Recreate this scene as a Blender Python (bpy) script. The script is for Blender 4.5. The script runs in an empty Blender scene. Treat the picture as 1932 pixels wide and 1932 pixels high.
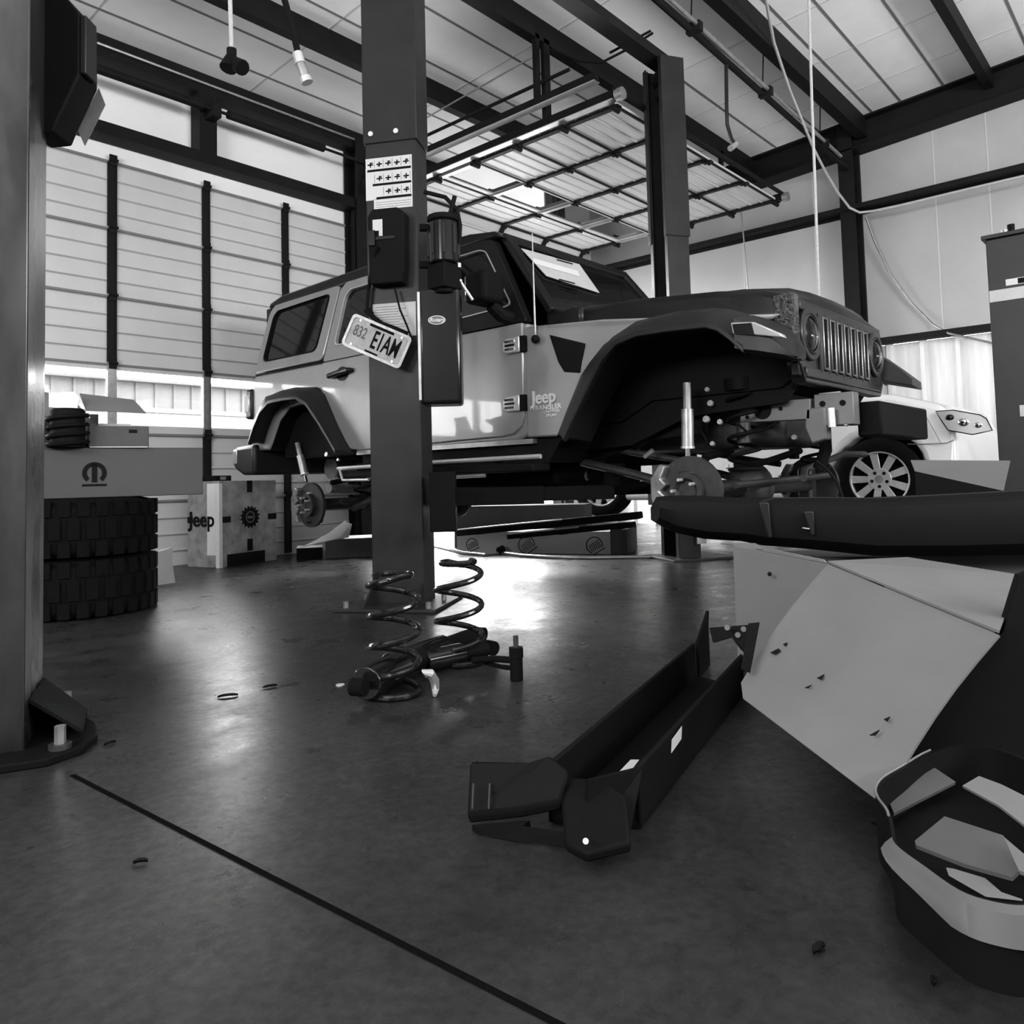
import bpy, math, random
from mathutils import Vector, Matrix
random.seed(7)
SC = bpy.context.scene
COL = SC.collection
# ------------------------------------------------------------------ camera, world, light, exposure
CAM_H = 0.65
F_PX, CX, CY = 1478.5, 966.0, 822.0
PITCH, ROLL, YAW = 0.0558184, -0.0262280, 0.7273716
fw = Vector((math.cos(PITCH)*math.cos(YAW), math.cos(PITCH)*math.sin(YAW), math.sin(PITCH)))
r0 = Vector((math.sin(YAW), -math.cos(YAW), 0)); u0 = r0.cross(fw)
rt = r0*math.cos(ROLL) + u0*math.sin(ROLL)
up = u0*math.cos(ROLL) - r0*math.sin(ROLL)
CAMLOC = Vector((0, 0, CAM_H))
cam_d = bpy.data.cameras.new('camera'); cam = bpy.data.objects.new('camera', cam_d); COL.objects.link(cam)
cam.matrix_world = Matrix(((rt.x, up.x, -fw.x, 0), (rt.y, up.y, -fw.y, 0), (rt.z, up.z, -fw.z, CAM_H), (0, 0, 0, 1)))
cam_d.sensor_width = 36; cam_d.lens = F_PX/1932*36; cam_d.shift_y = -(966-CY)/1932
cam_d.clip_start = 0.05; cam_d.clip_end = 200
SC.camera = cam
w = bpy.data.worlds.new('sky'); SC.world = w; w.use_nodes = True
bg = w.node_tree.nodes['Background']; bg.inputs[0].default_value = (1, 1, 1, 1); bg.inputs[1].default_value = 27.0
def area(name, loc, target, sx, sy, power, spread=180):
    l = bpy.data.lights.new(name, 'AREA'); l.shape = 'RECTANGLE'; l.size = sx; l.size_y = sy; l.energy = power
    l.spread = math.radians(spread)
    o = bpy.data.objects.new(name, l); COL.objects.link(o); o.location = loc
    o.rotation_euler = (Vector(target)-Vector(loc)).to_track_quat('-Z', 'Y').to_euler()
    return o
area('fill_rear', (-1.2, -4.35, 2.9), (-1.2, 5, 6.0), 4.5, 1.2, 200)  # added fill inside the solid front wall, tilted up at the ceiling
area('fill_side', (3.6, -4.35, 2.6), (3.6, 5, 9.5), 4.0, 2.0, 950)  # added upward fill; the front wall behind it has no opening
area('fill_left', (-3.9, 1.8, 2.9), (4, 2.4, 4.6), 5.0, 1.6, 700)  # added fill high on the closed left wall, no window there
SC.view_settings.view_transform = 'Standard'; SC.view_settings.look = 'None'
SC.view_settings.gamma = 1; SC.view_settings.use_curve_mapping = False; SC.view_settings.exposure = -0.08

# ------------------------------------------------------------------ helpers
def P(px, py, X=None, Y=None, Z=None, D=None):
    """point of the place seen at a pixel of the photograph, on a known real plane"""
    d = rt*((px-CX)/F_PX) - up*((py-CY)/F_PX) + fw
    if X is not None: t = X/d.x
    elif Y is not None: t = Y/d.y
    elif Z is not None: t = (Z-CAM_H)/d.z
    else: t = D
    return CAMLOC + d*t
def PP(px, py, p0, n):
    d = rt*((px-CX)/F_PX) - up*((py-CY)/F_PX) + fw
    return CAMLOC + d*((Vector(p0)-CAMLOC).dot(n)/d.dot(n))
MATS = {}
def mat(name, v, rough=0.5, metal=0.0, noise=0.0, scale=8.0, coat=0.0, bump=0.0, rn=0.0, spec=0.5, trans=0.0, stretch=None):
    if name in MATS: return MATS[name]
    m = bpy.data.materials.new(name); m.use_nodes = True; nt = m.node_tree; b = nt.nodes['Principled BSDF']
    b.inputs['Base Color'].default_value = (v, v, v, 1); b.inputs['Roughness'].default_value = rough
    b.inputs['Metallic'].default_value = metal; b.inputs['Coat Weight'].default_value = coat
    b.inputs['Coat Roughness'].default_value = 0.04; b.inputs['Specular IOR Level'].default_value = spec
    b.inputs['Transmission Weight'].default_value = trans
    if noise or bump or rn:
        tc = nt.nodes.new('ShaderNodeTexCoord'); n = nt.nodes.new('ShaderNodeTexNoise')
        n.inputs['Scale'].default_value = scale; n.inputs['Detail'].default_value = 6; n.inputs['Roughness'].default_value = 0.6
        if stretch:
            mp = nt.nodes.new('ShaderNodeMapping'); mp.inputs['Scale'].default_value = stretch
            nt.links.new(tc.outputs['Object'], mp.inputs[0]); nt.links.new(mp.outputs[0], n.inputs[0])
        else: nt.links.new(tc.outputs['Object'], n.inputs[0])
        if noise:
            r = nt.nodes.new('ShaderNodeMapRange'); r.inputs['From Min'].default_value = .25; r.inputs['From Max'].default_value = .75
            r.inputs['To Min'].default_value = v*(1-noise); r.inputs['To Max'].default_value = v*(1+noise)
            nt.links.new(n.outputs['Fac'], r.inputs[0]); nt.links.new(r.outputs[0], b.inputs['Base Color'])
        if rn:
            r = nt.nodes.new('ShaderNodeMapRange'); r.inputs['From Min'].default_value = .3; r.inputs['From Max'].default_value = .7
            r.inputs['To Min'].default_value = max(0.02, rough-rn); r.inputs['To Max'].default_value = rough+rn
            nt.links.new(n.outputs['Fac'], r.inputs[0]); nt.links.new(r.outputs[0], b.inputs['Roughness'])
        if bump:
            bp = nt.nodes.new('ShaderNodeBump'); bp.inputs['Strength'].default_value = bump; bp.inputs['Distance'].default_value = 0.02
            nt.links.new(n.outputs['Fac'], bp.inputs['Height']); nt.links.new(bp.outputs[0], b.inputs['Normal'])
    MATS[name] = m; return m

def tag(o, label=None, cat=None, group=None, kind=None):
    if label: o['label'] = label
    if cat: o['category'] = cat
    if group: o['group'] = group
    if kind: o['kind'] = kind
    return o
def wl(o):
    p = Vector((0, 0, 0))
    while o: p = p + o.location; o = o.parent
    return p
def thing(name, label, cat, loc=(0, 0, 0), group=None):
    o = bpy.data.objects.new(name, None); COL.objects.link(o); o.location = loc; o.empty_display_size = .1
    return tag(o, label, cat, group)

class MB:
    def __init__(s, M=None): s.v = []; s.f = []; s.M = M
    def add(s, vs, fs):
        b = len(s.v)
        for p in vs:
            p = Vector(p); s.v.append(s.M @ p if s.M else p)
        s.f += [tuple(i+b for i in f) for f in fs]; return s
    def box(s, a, b):
        x0, x1 = sorted((a[0], b[0])); y0, y1 = sorted((a[1], b[1])); z0, z1 = sorted((a[2], b[2]))
        return s.add([(x0,y0,z0),(x1,y0,z0),(x1,y1,z0),(x0,y1,z0),(x0,y0,z1),(x1,y0,z1),(x1,y1,z1),(x0,y1,z1)],
                     [(0,3,2,1),(4,5,6,7),(0,1,5,4),(1,2,6,5),(2,3,7,6),(3,0,4,7)])
    def loft(s, secs, closed=True, caps=True):
        n = len(secs[0]); vs = [p for q in secs for p in q]; fs = []
        for i in range(len(secs)-1):
            for j in range(n if closed else n-1):
                k = (j+1) % n; fs.append((i*n+j, i*n+k, (i+1)*n+k, (i+1)*n+j))
        if caps and closed:
            fs.append(tuple(range(n))[::-1]); fs.append(tuple((len(secs)-1)*n+j for j in range(n)))
        return s.add(vs, fs)
    def prism(s, poly, a, b, axis='X'):
        def m(p, t):
            if axis == 'X': return (t, p[0], p[1])
            if axis == 'Y': return (p[0], t, p[1])
            return (p[0], p[1], t)
        return s.loft([[m(p, a) for p in poly], [m(p, b) for p in poly]])
    def ring(s, out, inn, a, b, axis='X'):
        def m(p, t):
            if axis == 'X': return (t, p[0], p[1])
            if axis == 'Y': return (p[0], t, p[1])
            return (p[0], p[1], t)
        n = len(out); vs = [m(p, a) for p in out]+[m(p, a) for p in inn]+[m(p, b) for p in out]+[m(p, b) for p in inn]; fs = []
        for j in range(n):
            k = (j+1) % n
            fs += [(j, k, n+k, n+j), (2*n+k, 2*n+j, 3*n+j, 3*n+k), (j, 2*n+j, 2*n+k, k), (n+k, 3*n+k, 3*n+j, n+j)]
        return s.add(vs, fs)
    def slab(s, q, t, n=None):
        q = [Vector(p) for p in q]
        if n is None: n = (q[1]-q[0]).cross(q[2]-q[0]).normalized()
        n = Vector(n)*t
        return s.loft([[p for p in q], [p+n for p in q]])
    def tube(s, pts, r, n=10, closed=False):
        pts = [Vector(p) for p in pts]; secs = []; N = len(pts)
        rs = r if isinstance(r, (list, tuple)) else [r]*N
        up_ = None
        for i, p in enumerate(pts):
            if closed: t = pts[(i+1) % N]-pts[i-1]
            else: t = pts[min(i+1, N-1)]-pts[max(i-1, 0)]
            t.normalize()
            if up_ is None: up_ = t.orthogonal().normalized()
            up_ = (up_ - t*up_.dot(t)); up_.normalize(); sd = t.cross(up_)
            secs.append([p+(up_*math.cos(2*math.pi*j/n)+sd*math.sin(2*math.pi*j/n))*rs[i] for j in range(n)])
        if closed: secs.append(secs[0])
        return s.loft(secs, caps=not closed)
    def cyl(s, a, b, r, n=20, r2=None):
        return s.tube([a, b], [r, r if r2 is None else r2], n)
    def lathe(s, prof, c, axis, n=32):
        c = Vector(c); ax = Vector(axis).normalized(); u = ax.orthogonal().normalized(); v = ax.cross(u); vs = []; fs = []; m = len(prof)
        for i in range(n):
            a = 2*math.pi*i/n; d = u*math.cos(a)+v*math.sin(a)
            vs += [c+d*r+ax*h for r, h in prof]
        for i in range(n):
            k = (i+1) % n
            for j in range(m-1): fs.append((i*m+j, k*m+j, k*m+j+1, i*m+j+1))
        return s.add(vs, fs)
    def ball(s, c, r, n=12, sc=(1, 1, 1)):
        c = Vector(c); prof = [(math.sin(math.pi*i/n), -math.cos(math.pi*i/n)) for i in range(n+1)]; vs = []; fs = []
        for k in range(2*n):
            a = math.pi*k/n
            vs += [c+Vector((q*math.cos(a)*r*sc[0], q*math.sin(a)*r*sc[1], h*r*sc[2])) for q, h in prof]
        m = n+1
        for k in range(2*n):
            l = (k+1) % (2*n)
            for j in range(n): fs.append((k*m+j, l*m+j, l*m+j+1, k*m+j+1))
        return s.add(vs, fs)
    def helix(s, c, R, r, h, turns, n=24, seg=8, flat=0.6, a0=0.0):
        pts = []; N = int(turns*n)
        for i in range(N+1):
            t = i/N; a = a0+2*math.pi*turns*t
            e = flat/turns
            zz = 0 if t < e else (1 if t > 1-e else (t-e)/(1-2*e))
            rr = R*(0.72 if t > 1-e*1.2 else 1.0) if R > .05 else R
            pts.append(Vector(c)+Vector((rr*math.cos(a), rr*math.sin(a), r+zz*(h-2*r)+(t*.012))))
        return s.tube(pts, r, seg)
    def shear(s, fn): s.v = [Vector(fn(p)) for p in s.v]; return s
    def build(s, name, m, parent=None, bevel=0.0, seg=2, smooth=35, label=None, cat=None, group=None, kind=None, base=True):
        me = bpy.data.meshes.new(name)
        lo = Vector((min(p.x for p in s.v), min(p.y for p in s.v), min(p.z for p in s.v)))
        hi = Vector((max(p.x for p in s.v), max(p.y for p in s.v), max(p.z for p in s.v)))
        c = (lo+hi)/2
        if parent is None and base: c.z = lo.z
        me.from_pydata([p-c for p in s.v], [], s.f); me.validate(); me.update()
        import bmesh
        bm = bmesh.new(); bm.from_mesh(me); bmesh.ops.remove_doubles(bm, verts=bm.verts, dist=1e-5)
        bmesh.ops.recalc_face_normals(bm, faces=bm.faces); bm.to_mesh(me); bm.free()
        me.polygons.foreach_set('use_smooth', [True]*len(me.polygons)); me.set_sharp_from_angle(angle=math.radians(smooth))
        o = bpy.data.objects.new(name, me); COL.objects.link(o); me.materials.append(m)
        if parent is not None:
            o.parent = parent; o.location = c-wl(parent)
        else: o.location = c
        if bevel:
            md = o.modifiers.new('bevel', 'BEVEL'); md.width = bevel; md.segments = seg; md.limit_method = 'ANGLE'; md.angle_limit = math.radians(30)
        tag(o, label, cat, group, kind); return o
def frame(o, u, v):
    u = Vector(u).normalized(); v = Vector(v); n = u.cross(v).normalized(); v = n.cross(u); o = Vector(o)
    return Matrix(((u.x, v.x, n.x, o.x), (u.y, v.y, n.y, o.y), (u.z, v.z, n.z, o.z), (0, 0, 0, 1)))
def rotz(o, a): return Matrix.Translation(Vector(o)) @ Matrix.Rotation(math.radians(a), 4, 'Z')
def text(name, s, size, M, m, parent, ext=0.002, bold=0.0, align='CENTER', shear=0.0, sx=1.0, label=None):
    cu = bpy.data.curves.new('t', 'FONT'); cu.body = s; cu.size = size; cu.extrude = ext; cu.offset = bold; cu.align_x = align; cu.align_y = 'CENTER'; cu.shear = shear
    cu.resolution_u = 3
    t = bpy.data.objects.new('t', cu); COL.objects.link(t)
    dg = bpy.context.evaluated_depsgraph_get(); me = bpy.data.meshes.new_from_object(t.evaluated_get(dg))
    vs = [v.co.copy() for v in me.vertices]; fs = [tuple(p.vertices) for p in me.polygons]
    bpy.data.objects.remove(t); bpy.data.curves.remove(cu); bpy.data.meshes.remove(me)
    b = MB(M); b.add([(v.x*sx, v.y, v.z) for v in vs], fs)
    return b.build(name, m, parent, smooth=20, label=label)

# ------------------------------------------------------------------ materials
M_insul = mat('white_vinyl_insulation', .90, .55, noise=.10, scale=1.2, bump=.35)
M_wall = mat('white_wall_vinyl', .80, .5, noise=.07, scale=1.5, bump=.25)
M_seam = mat('insulation_seam', .16, .6)
M_steel_dark = mat('dark_primer_steel', .008, .6, noise=.3, scale=6, spec=.12)
M_door = mat('white_door_steel', .52, .4, noise=.06, scale=3)
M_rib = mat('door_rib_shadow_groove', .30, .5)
M_galv = mat('galvanised_steel', .34, .35, metal=.7, noise=.25, scale=14)
M_glass_shaded = mat('shaded_pane_glass', .015, .05, trans=.35)  # same pane glass as the closed door, darkened to paint its overhead shade
M_glass = mat('clear_glass', .9, .03, trans=1.0)
M_black = mat('black_plastic', .005, .65, noise=.15, scale=30, spec=.07)
M_blackgloss = mat('black_gloss', .006, .16, spec=.35)
M_rubber = mat('tyre_rubber', .004, .85, noise=.2, scale=20, spec=.05)
M_post = mat('lift_paint_grey', .021, .36, noise=.18, scale=5, rn=.08, spec=.14)
M_postdark = mat('lift_paint_dark', .014, .45, noise=.25, scale=5, spec=.25)
M_steel = mat('worn_bare_steel', .22, .35, metal=.6, noise=.4, scale=7, rn=.12)
M_bright = mat('bright_zinc', .62, .3, metal=.65, noise=.1, scale=20)
M_chrome = mat('chrome', .8, .08, metal=1.0)
M_paint = mat('grey_vehicle_paint', .21, .32, metal=.2, coat=.65, noise=.03, scale=2)
M_blackpaint_hoodshade = mat('black_paint_and_hood_shade', .007, .3, coat=.06, spec=.15)
M_tint = mat('tinted_glass', .006, .05, spec=.25)
M_white = mat('white_vehicle_paint', .72, .2, coat=1.0)
M_sticker = mat('white_sticker', .5, .45, noise=.05, scale=20)
M_paper = mat('pale_paper', .42, .6, noise=.08, scale=9)
M_ink = mat('black_ink', .008, .8, spec=.05)
M_greyink = mat('grey_ink', .12, .8, spec=.1)
M_card = mat('brown_cardboard', .13, .75, noise=.10, scale=3.5, bump=.06, spec=.2)
M_carddark = mat('dull_cardboard', .065, .8, noise=.15, scale=4, spec=.2)
M_cardwhite = mat('white_cardboard', .62, .6, noise=.08, scale=4)
M_camo = mat('printed_camo_cardboard', .22, .6, noise=.55, scale=9)
M_rope = mat('pale_rope', .42, .8, noise=.2, scale=60)
M_blacksteel = mat('black_powder_coat', .005, .55, noise=.15, scale=40, spec=.04)
M_castiron = mat('cast_iron', .03, .5, metal=.4, noise=.4, scale=18)
M_leaf = mat('dry_leaf', .01, 1.0, spec=.0)
M_lens = mat('clear_lamp_lens', .55, .08, metal=.5)

# floor concrete
def floor_mat():
    m = bpy.data.materials.new('sealed_concrete'); m.use_nodes = True; nt = m.node_tree; b = nt.nodes['Principled BSDF']; L = nt.links
    tc = nt.nodes.new('ShaderNodeTexCoord')
    def noise(sc, det, rough=.6):
        n = nt.nodes.new('ShaderNodeTexNoise'); n.inputs['Scale'].default_value = sc; n.inputs['Detail'].default_value = det; n.inputs['Roughness'].default_value = rough
        L.new(tc.outputs['Object'], n.inputs[0]); return n.outputs['Fac']
    def rng(x, a, c, d, e):
        r = nt.nodes.new('ShaderNodeMapRange'); r.inputs['From Min'].default_value = a; r.inputs['From Max'].default_value = c
        r.inputs['To Min'].default_value = d; r.inputs['To Max'].default_value = e; L.new(x, r.inputs[0]); return r.outputs[0]
    def mul(x, y):
        k = nt.nodes.new('ShaderNodeMath'); k.operation = 'MULTIPLY'; L.new(x, k.inputs[0]); L.new(y, k.inputs[1]); return k.outputs[0]
    big = noise(1.1, 6); mid = noise(6, 8, .7); fine = noise(45, 6, .7)
    col = mul(mul(rng(big, .3, .7, .011, .027), rng(mid, .3, .7, .75, 1.2)), rng(fine, .3, .7, .7, 1.25))
    vo = nt.nodes.new('ShaderNodeTexVoronoi'); vo.inputs['Scale'].default_value = 9; L.new(tc.outputs['Object'], vo.inputs[0])
    spots = rng(vo.outputs['Distance'], .04, .10, .3, 1.0)
    pick = rng(noise(9.3, 2), .52, .56, 1.0, 0.0)
    mx = nt.nodes.new('ShaderNodeMath'); mx.operation = 'MAXIMUM'; L.new(spots, mx.inputs[0]); L.new(pick, mx.inputs[1])
    col = mul(col, mx.outputs[0])
    L.new(col, b.inputs['Base Color'])
    L.new(rng(mid, .3, .7, .20, .34), b.inputs['Roughness'])
    b.inputs['Specular IOR Level'].default_value = .0
    b.inputs['Coat IOR'].default_value = 1.52
    L.new(rng(mid, .3, .7, .24, .38), b.inputs['Coat Roughness'])
    L.new(mul(mx.outputs[0], mul(rng(fine, .3, .7, .72, 1.1), rng(mid, .3, .7, 1.08, .82))), b.inputs['Coat Weight'])
    bp = nt.nodes.new('ShaderNodeBump'); bp.inputs['Strength'].default_value = .16; bp.inputs['Distance'].default_value = .006
    h = mul(rng(mid, 0, 1, .4, 1.0), rng(fine, 0, 1, .8, 1.0)); L.new(h, bp.inputs['Height']); L.new(bp.outputs[0], b.inputs['Normal']); L.new(bp.outputs[0], b.inputs['Coat Normal'])
    return m
M_floor = floor_mat()
M_ground = mat('outdoor_concrete', .23, .8, noise=.1, scale=2)
M_siding = mat('white_siding', .042, .6, noise=.03, scale=2)

# ------------------------------------------------------------------ building shell
YW, XR, XL, YF = 6.6, 9.25, -4.0, -4.5
def cz(y): return 4.746-.0626*y
def struct(b, name, m, parent=None, **k):
    return b.build(name, m, parent, kind=None if parent else 'structure', **k)
struct(MB().box((XL, YF, -.12), (XR+.02, YW+.15, 0)), 'floor', M_floor, base=False)
jb = MB(); jpts = [P(x, y, Z=.0008) for x, y in ((136, 1462), (450, 1640), (830, 1825), (1010, 1910))]
d = (jpts[-1]-jpts[0]).normalized(); d.z = 0; a = jpts[0]; c_ = jpts[-1]+d*1.5; nn = Vector((-d.y, d.x, 0))*.0055
jb.slab([a-nn, c_-nn, c_+nn, a+nn], .0006)
struct(jb, 'trim_1', mat('joint_filler', .004, 1.0, spec=0))
struct(MB().box((XL, YW+.15, -.14), (18, 22, -.02)), 'ground', M_ground, base=False)
# ceiling: sloped sheet of faced insulation with seam lines
cb = MB(); cb.prism([(YF, cz(YF)), (YW+.1, cz(YW+.1)), (YW+.1, cz(YW+.1)+.15), (YF, cz(YF)+.15)], XL, XR+.1)
ceil_ = struct(cb, 'ceiling', M_insul, base=False)
for y in (6.2, 5.74, 5.06, 4.51, 3.66, 3.15, 2.57, 2.275, 1.86, 1.1, .7):
    struct(MB().prism([(y-.011, cz(y-.011)-.004), (y+.011, cz(y+.011)-.004), (y+.011, cz(y)+.002), (y-.011, cz(y)+.002)], XL, XR-.1), 'seam', M_seam, ceil_)
M_seamlight = mat('faint_seam', .52, .6)
for x in (2.3, 3.75, 5.2, 6.6, 7.5, 8.35):
    struct(MB().prism([(x-.006, 0), (x+.006, 0), (x+.006, .004), (x-.006, .004)], .3, YW-.05, 'Y').shear(lambda p: (p.x, p.y, cz(p.y)-.004+p.z)), 'seam', M_seamlight, ceil_)
# purlins
for i, (y, dp, th) in enumerate(((5.25, .19, .09), (3.98, .19, .09), (2.66, .22, .11), (1.43, .17, .08), (.15, .19, .09), (-1.2, .19, .09), (-2.6, .19, .09))):
    z = cz(y)
    b = MB().prism([(y, z+.01), (y, z-dp), (y+th, z-dp), (y+th, z-dp+.012), (y+.012, z-dp+.012), (y+.012, z+.01)], XL, XR-.05)
    struct(b, 'purlin', M_steel_dark)
# back wall with its door openings
D0, D1, D2 = (-1.8, 1.45), (1.75, 4.95), (5.1, 8.2)
HD = 3.335
b = MB()
b.box((XL, YW, HD), (XR+.1, YW+.14, cz(YW)+.05))
for x0, x1 in ((XL, D0[0]), (D0[1], D1[0]), (D1[1], D2[0]), (D2[1], XR+.1)): b.box((x0, YW, 0), (x1, YW+.14, HD))
struct(b, 'wall_back', M_wall)
b = MB()
b.box((XR, YF, 2.05), (XR+.12, YW, 5.1))
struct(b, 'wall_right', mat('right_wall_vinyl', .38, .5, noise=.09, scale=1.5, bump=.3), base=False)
# corrugated liner on the lower right wall
b = MB(); y = YF; prof = []
while y < YW:
    prof += [(XR, y), (XR, y+.25), (XR-.05, y+.275), (XR-.05, y+.315)]; y += .34
prof = [(p[0], min(p[1], YW)) for p in prof]
poly = prof+[(XR+.1, YW), (XR+.1, YF)]
b.prism(poly, 0, 2.03, 'Z')
struct(b, 'wall_right_liner', mat('liner_steel', .72, .35, metal=.15, noise=.15, scale=3, stretch=(1, 6, .4)))
# vertical lap seams of the upper wall facing
for y_ in (4.25, 3.35, 2.05, 1.55, .4):
    struct(MB().box((XR-.004, y_-.006, 2.1), (XR+.001, y_+.006, 4.5)), 'trim_2', M_seamlight, base=False)
struct(MB().box((XL-.12, YF, 0), (XL, YW, 5.2)), 'wall_left', mat('grey_wall', .30, .7))
b = MB(); b.box((XL, YF-.12, 0), (XR, YF, 5.2))
struct(b, 'wall_front', mat('grey_wall', .30, .7))
# right wall steel: column, girts, rake beam
b = MB(); b.box((8.98, 2.80, 0), (9.0, 2.96, 4.56)); b.box((9.0, 2.872, 0), (9.2, 2.888, 4.56)); b.box((9.2, 2.80, 0), (9.24, 2.96, 4.56))
struct(b, 'column', M_steel_dark)
b = MB(); b.prism([(8.95, 3.60), (9.24, 3.60), (9.24, 3.55), (9.23, 3.55), (9.23, 3.588), (8.962, 3.588), (8.962, 3.55), (8.95, 3.55)], YF, YW-.02, 'Y'); struct(b, 'girt', M_steel_dark, base=False)
b = MB(); b.box((9.10, YF, 2.03), (9.24, YW-.02, 2.10)); struct(b, 'girt', M_steel_dark, base=False)
b = MB()
for x0, x1, z0, z1 in ((8.98, 9.24, -.33, -.315), (9.09, 9.11, -.32, 0), (8.98, 9.24, -.02, 0.01)):
    b.prism([(YF, cz(YF)+z0), (YW-.02, cz(YW)+z0), (YW-.02, cz(YW)+z1), (YF, cz(YF)+z1)], x0, x1)
struct(b, 'rake_beam', M_steel_dark, base=False)
# door wall steel: eave beam, header girt, jack, jamb column
b = MB(); b.box((XL, 6.44, 4.12), (XR-.05, 6.58, 4.20)); b.box((XL, 6.50, 4.20), (XR-.05, 6.58, cz(6.6)))
struct(b, 'eave_beam', M_steel_dark, base=False)
struct(MB().tube([(XL, 6.42, 4.205), (4.95, 6.42, 4.20)], .012, 8), 'conduit', M_galv, base=False)
struct(MB().box((XL, 6.40, 3.475), (4.9, 6.58, 3.575)), 'girt', M_steel_dark, base=False)
struct(MB().box((3.22, 6.42, 3.575), (3.38, 6.58, 4.12)), 'jack_post', M_steel_dark, base=False)
b = MB(); b.box((4.86, 6.36, 0), (5.10, 6.38, 4.2)); b.box((4.97, 6.38, 0), (4.99, 6.56, 4.2)); b.box((4.86, 6.56, 0), (5.10, 6.58, 4.2))
struct(b, 'column', M_steel_dark)
struct(MB().box((8.22, 6.40, 0), (8.40, 6.58, 4.2)), 'column', M_steel_dark)
# outdoor building seen through the door windows
BH = P(260, 722, Y=15.0).z
ob = MB(); ob.box((-6, 15.0, -.02), (18, 15.3, BH))
x = -6
while x < 18: ob.box((x, 14.97, -.02), (x+.05, 15.0, BH)); x += .36
og = thing('neighbour_building', 'pale ribbed metal building seen outside through the door window row', 'building', (5, 15.1, -.02))
ob.build('wall', M_siding, og)
MB().prism([(14.8, BH), (15.3, BH), (15.3, BH+.09), (14.8, BH+.07)], -6, 18).build('roof', mat('roof_edge', .03, .6), og)
b = MB()
for k in range(5): b.box((5.0, 14.93, .0+k*.42), (8.6, 14.96, .40+k*.42))
b.build('garage_door', mat('pale_door', .05, .6), og)
b = MB(); b.box((4.92, 14.92, -.02), (5.0, 14.97, 2.16)); b.box((8.6, 14.92, -.02), (8.68, 14.97, 2.16)); b.box((4.92, 14.92, 2.1), (8.68, 14.97, 2.18)); b.build('door_frame', mat('door_trim', .12, .6), og)

# ------------------------------------------------------------------ sectional doors
door2_ref = [None]
def section(parent, Mx, W, H, npan, kind):
    """one door section in local x (0..W), y (0..H), z towards the room"""
    pw = W/npan
    if kind == 'solid':
        b = MB(Mx); prof = []
        nr = 4; y = 0
        for k in range(nr):
            y0 = H*k/nr; y1 = H*(k+1)/nr
            prof += [(y0, 0.0), (y1-.022, 0.0), (y1-.016, .010), (y1-.004, .010)]
        prof.append((H, 0.0))
        pts = [(p[1], p[0]) for p in prof]
        b.loft([[(x, p[0], p[1]) for p in [(q[0], q[1]) for q in prof]+[(H, -.02), (0, -.02)]] for x in (0, W)])
        s_ = b.build('panel_section', M_door, parent)
        g = MB(Mx)
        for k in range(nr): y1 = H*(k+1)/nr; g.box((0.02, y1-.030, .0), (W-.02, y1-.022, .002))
        g.build('groove_shade', M_seam if parent is door2_ref[0] else M_rib, s_)  # flat strips painting the shade along each rib, darker on the rolled-up door
    else:
        b = MB(Mx)
        b.box((0, 0, -.02), (W, .06, .01)); b.box((0, H-.05, -.02), (W, H, .01))
        for k in range(npan+1):
            x = k*pw; b.box((max(0, x-.035), 0, -.02), (min(W, x+.035), H, .01))
        s_ = b.build('window_section', M_door, parent)
        for k in range(npan):
            MB(Mx).box((k*pw+.03, .05, -.008), ((k+1)*pw-.03, H-.04, -.004)).build('pane', M_glass_shaded if parent is door2_ref[0] else M_glass, s_)
    for k in range(npan+1):
        x = k*pw
        g = MB(Mx); x0, x1 = (max(0, x-.038), min(W, x+.038)); g.box((x0, .012, .008), (x0+.05, H-.012, .030)); g.box((x0+.05, .012, .008), (x1, H-.012, .016))
        g.build('stile', M_steel_dark if kind == 'solid' else M_galv, s_)
        h = MB(Mx); h.box((x-.03, H-.045, .028), (x+.03, H+.045, .040)); h.cyl((x-.035, H, .045), (x+.035, H, .045), .012, 8)
        if k in (0, npan): h.cyl((x-.05, H, .05), (x+.05, H, .05), .022, 10)
        h.build('hinge', M_steel_dark, s_)
    bb = MB(Mx); bb.box((0, H-.020, .0), (W, H-.001, .019)); bb.build('joint', M_steel_dark if parent is door2_ref[0] else M_seam, s_)
    return s_
SH = 3.335/6
def flat(y, z0): return frame((0, y, z0), (1, 0, 0), (0, 0, 1))
door1 = thing('door_1', None, None, ((D1[0]+D1[1])/2, 6.55, 0)); tag(door1, kind='structure')
W1 = D1[1]-D1[0]
for k in range(6):
    Mx = frame((D1[0], 6.58, k*SH), (1, 0, 0), (0, 0, 1))
    section(door1, Mx, W1, SH, 4, 'window' if k == 2 else 'solid')
door0 = thing('door_3', None, None, ((D0[0]+D0[1])/2, 6.55, 0)); tag(door0, kind='structure')
for k in range(6):
    section(door0, frame((D0[0], 6.58, k*SH), (1, 0, 0), (0, 0, 1)), D0[1]-D0[0], SH, 4, 'window' if k == 2 else 'solid')
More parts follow.
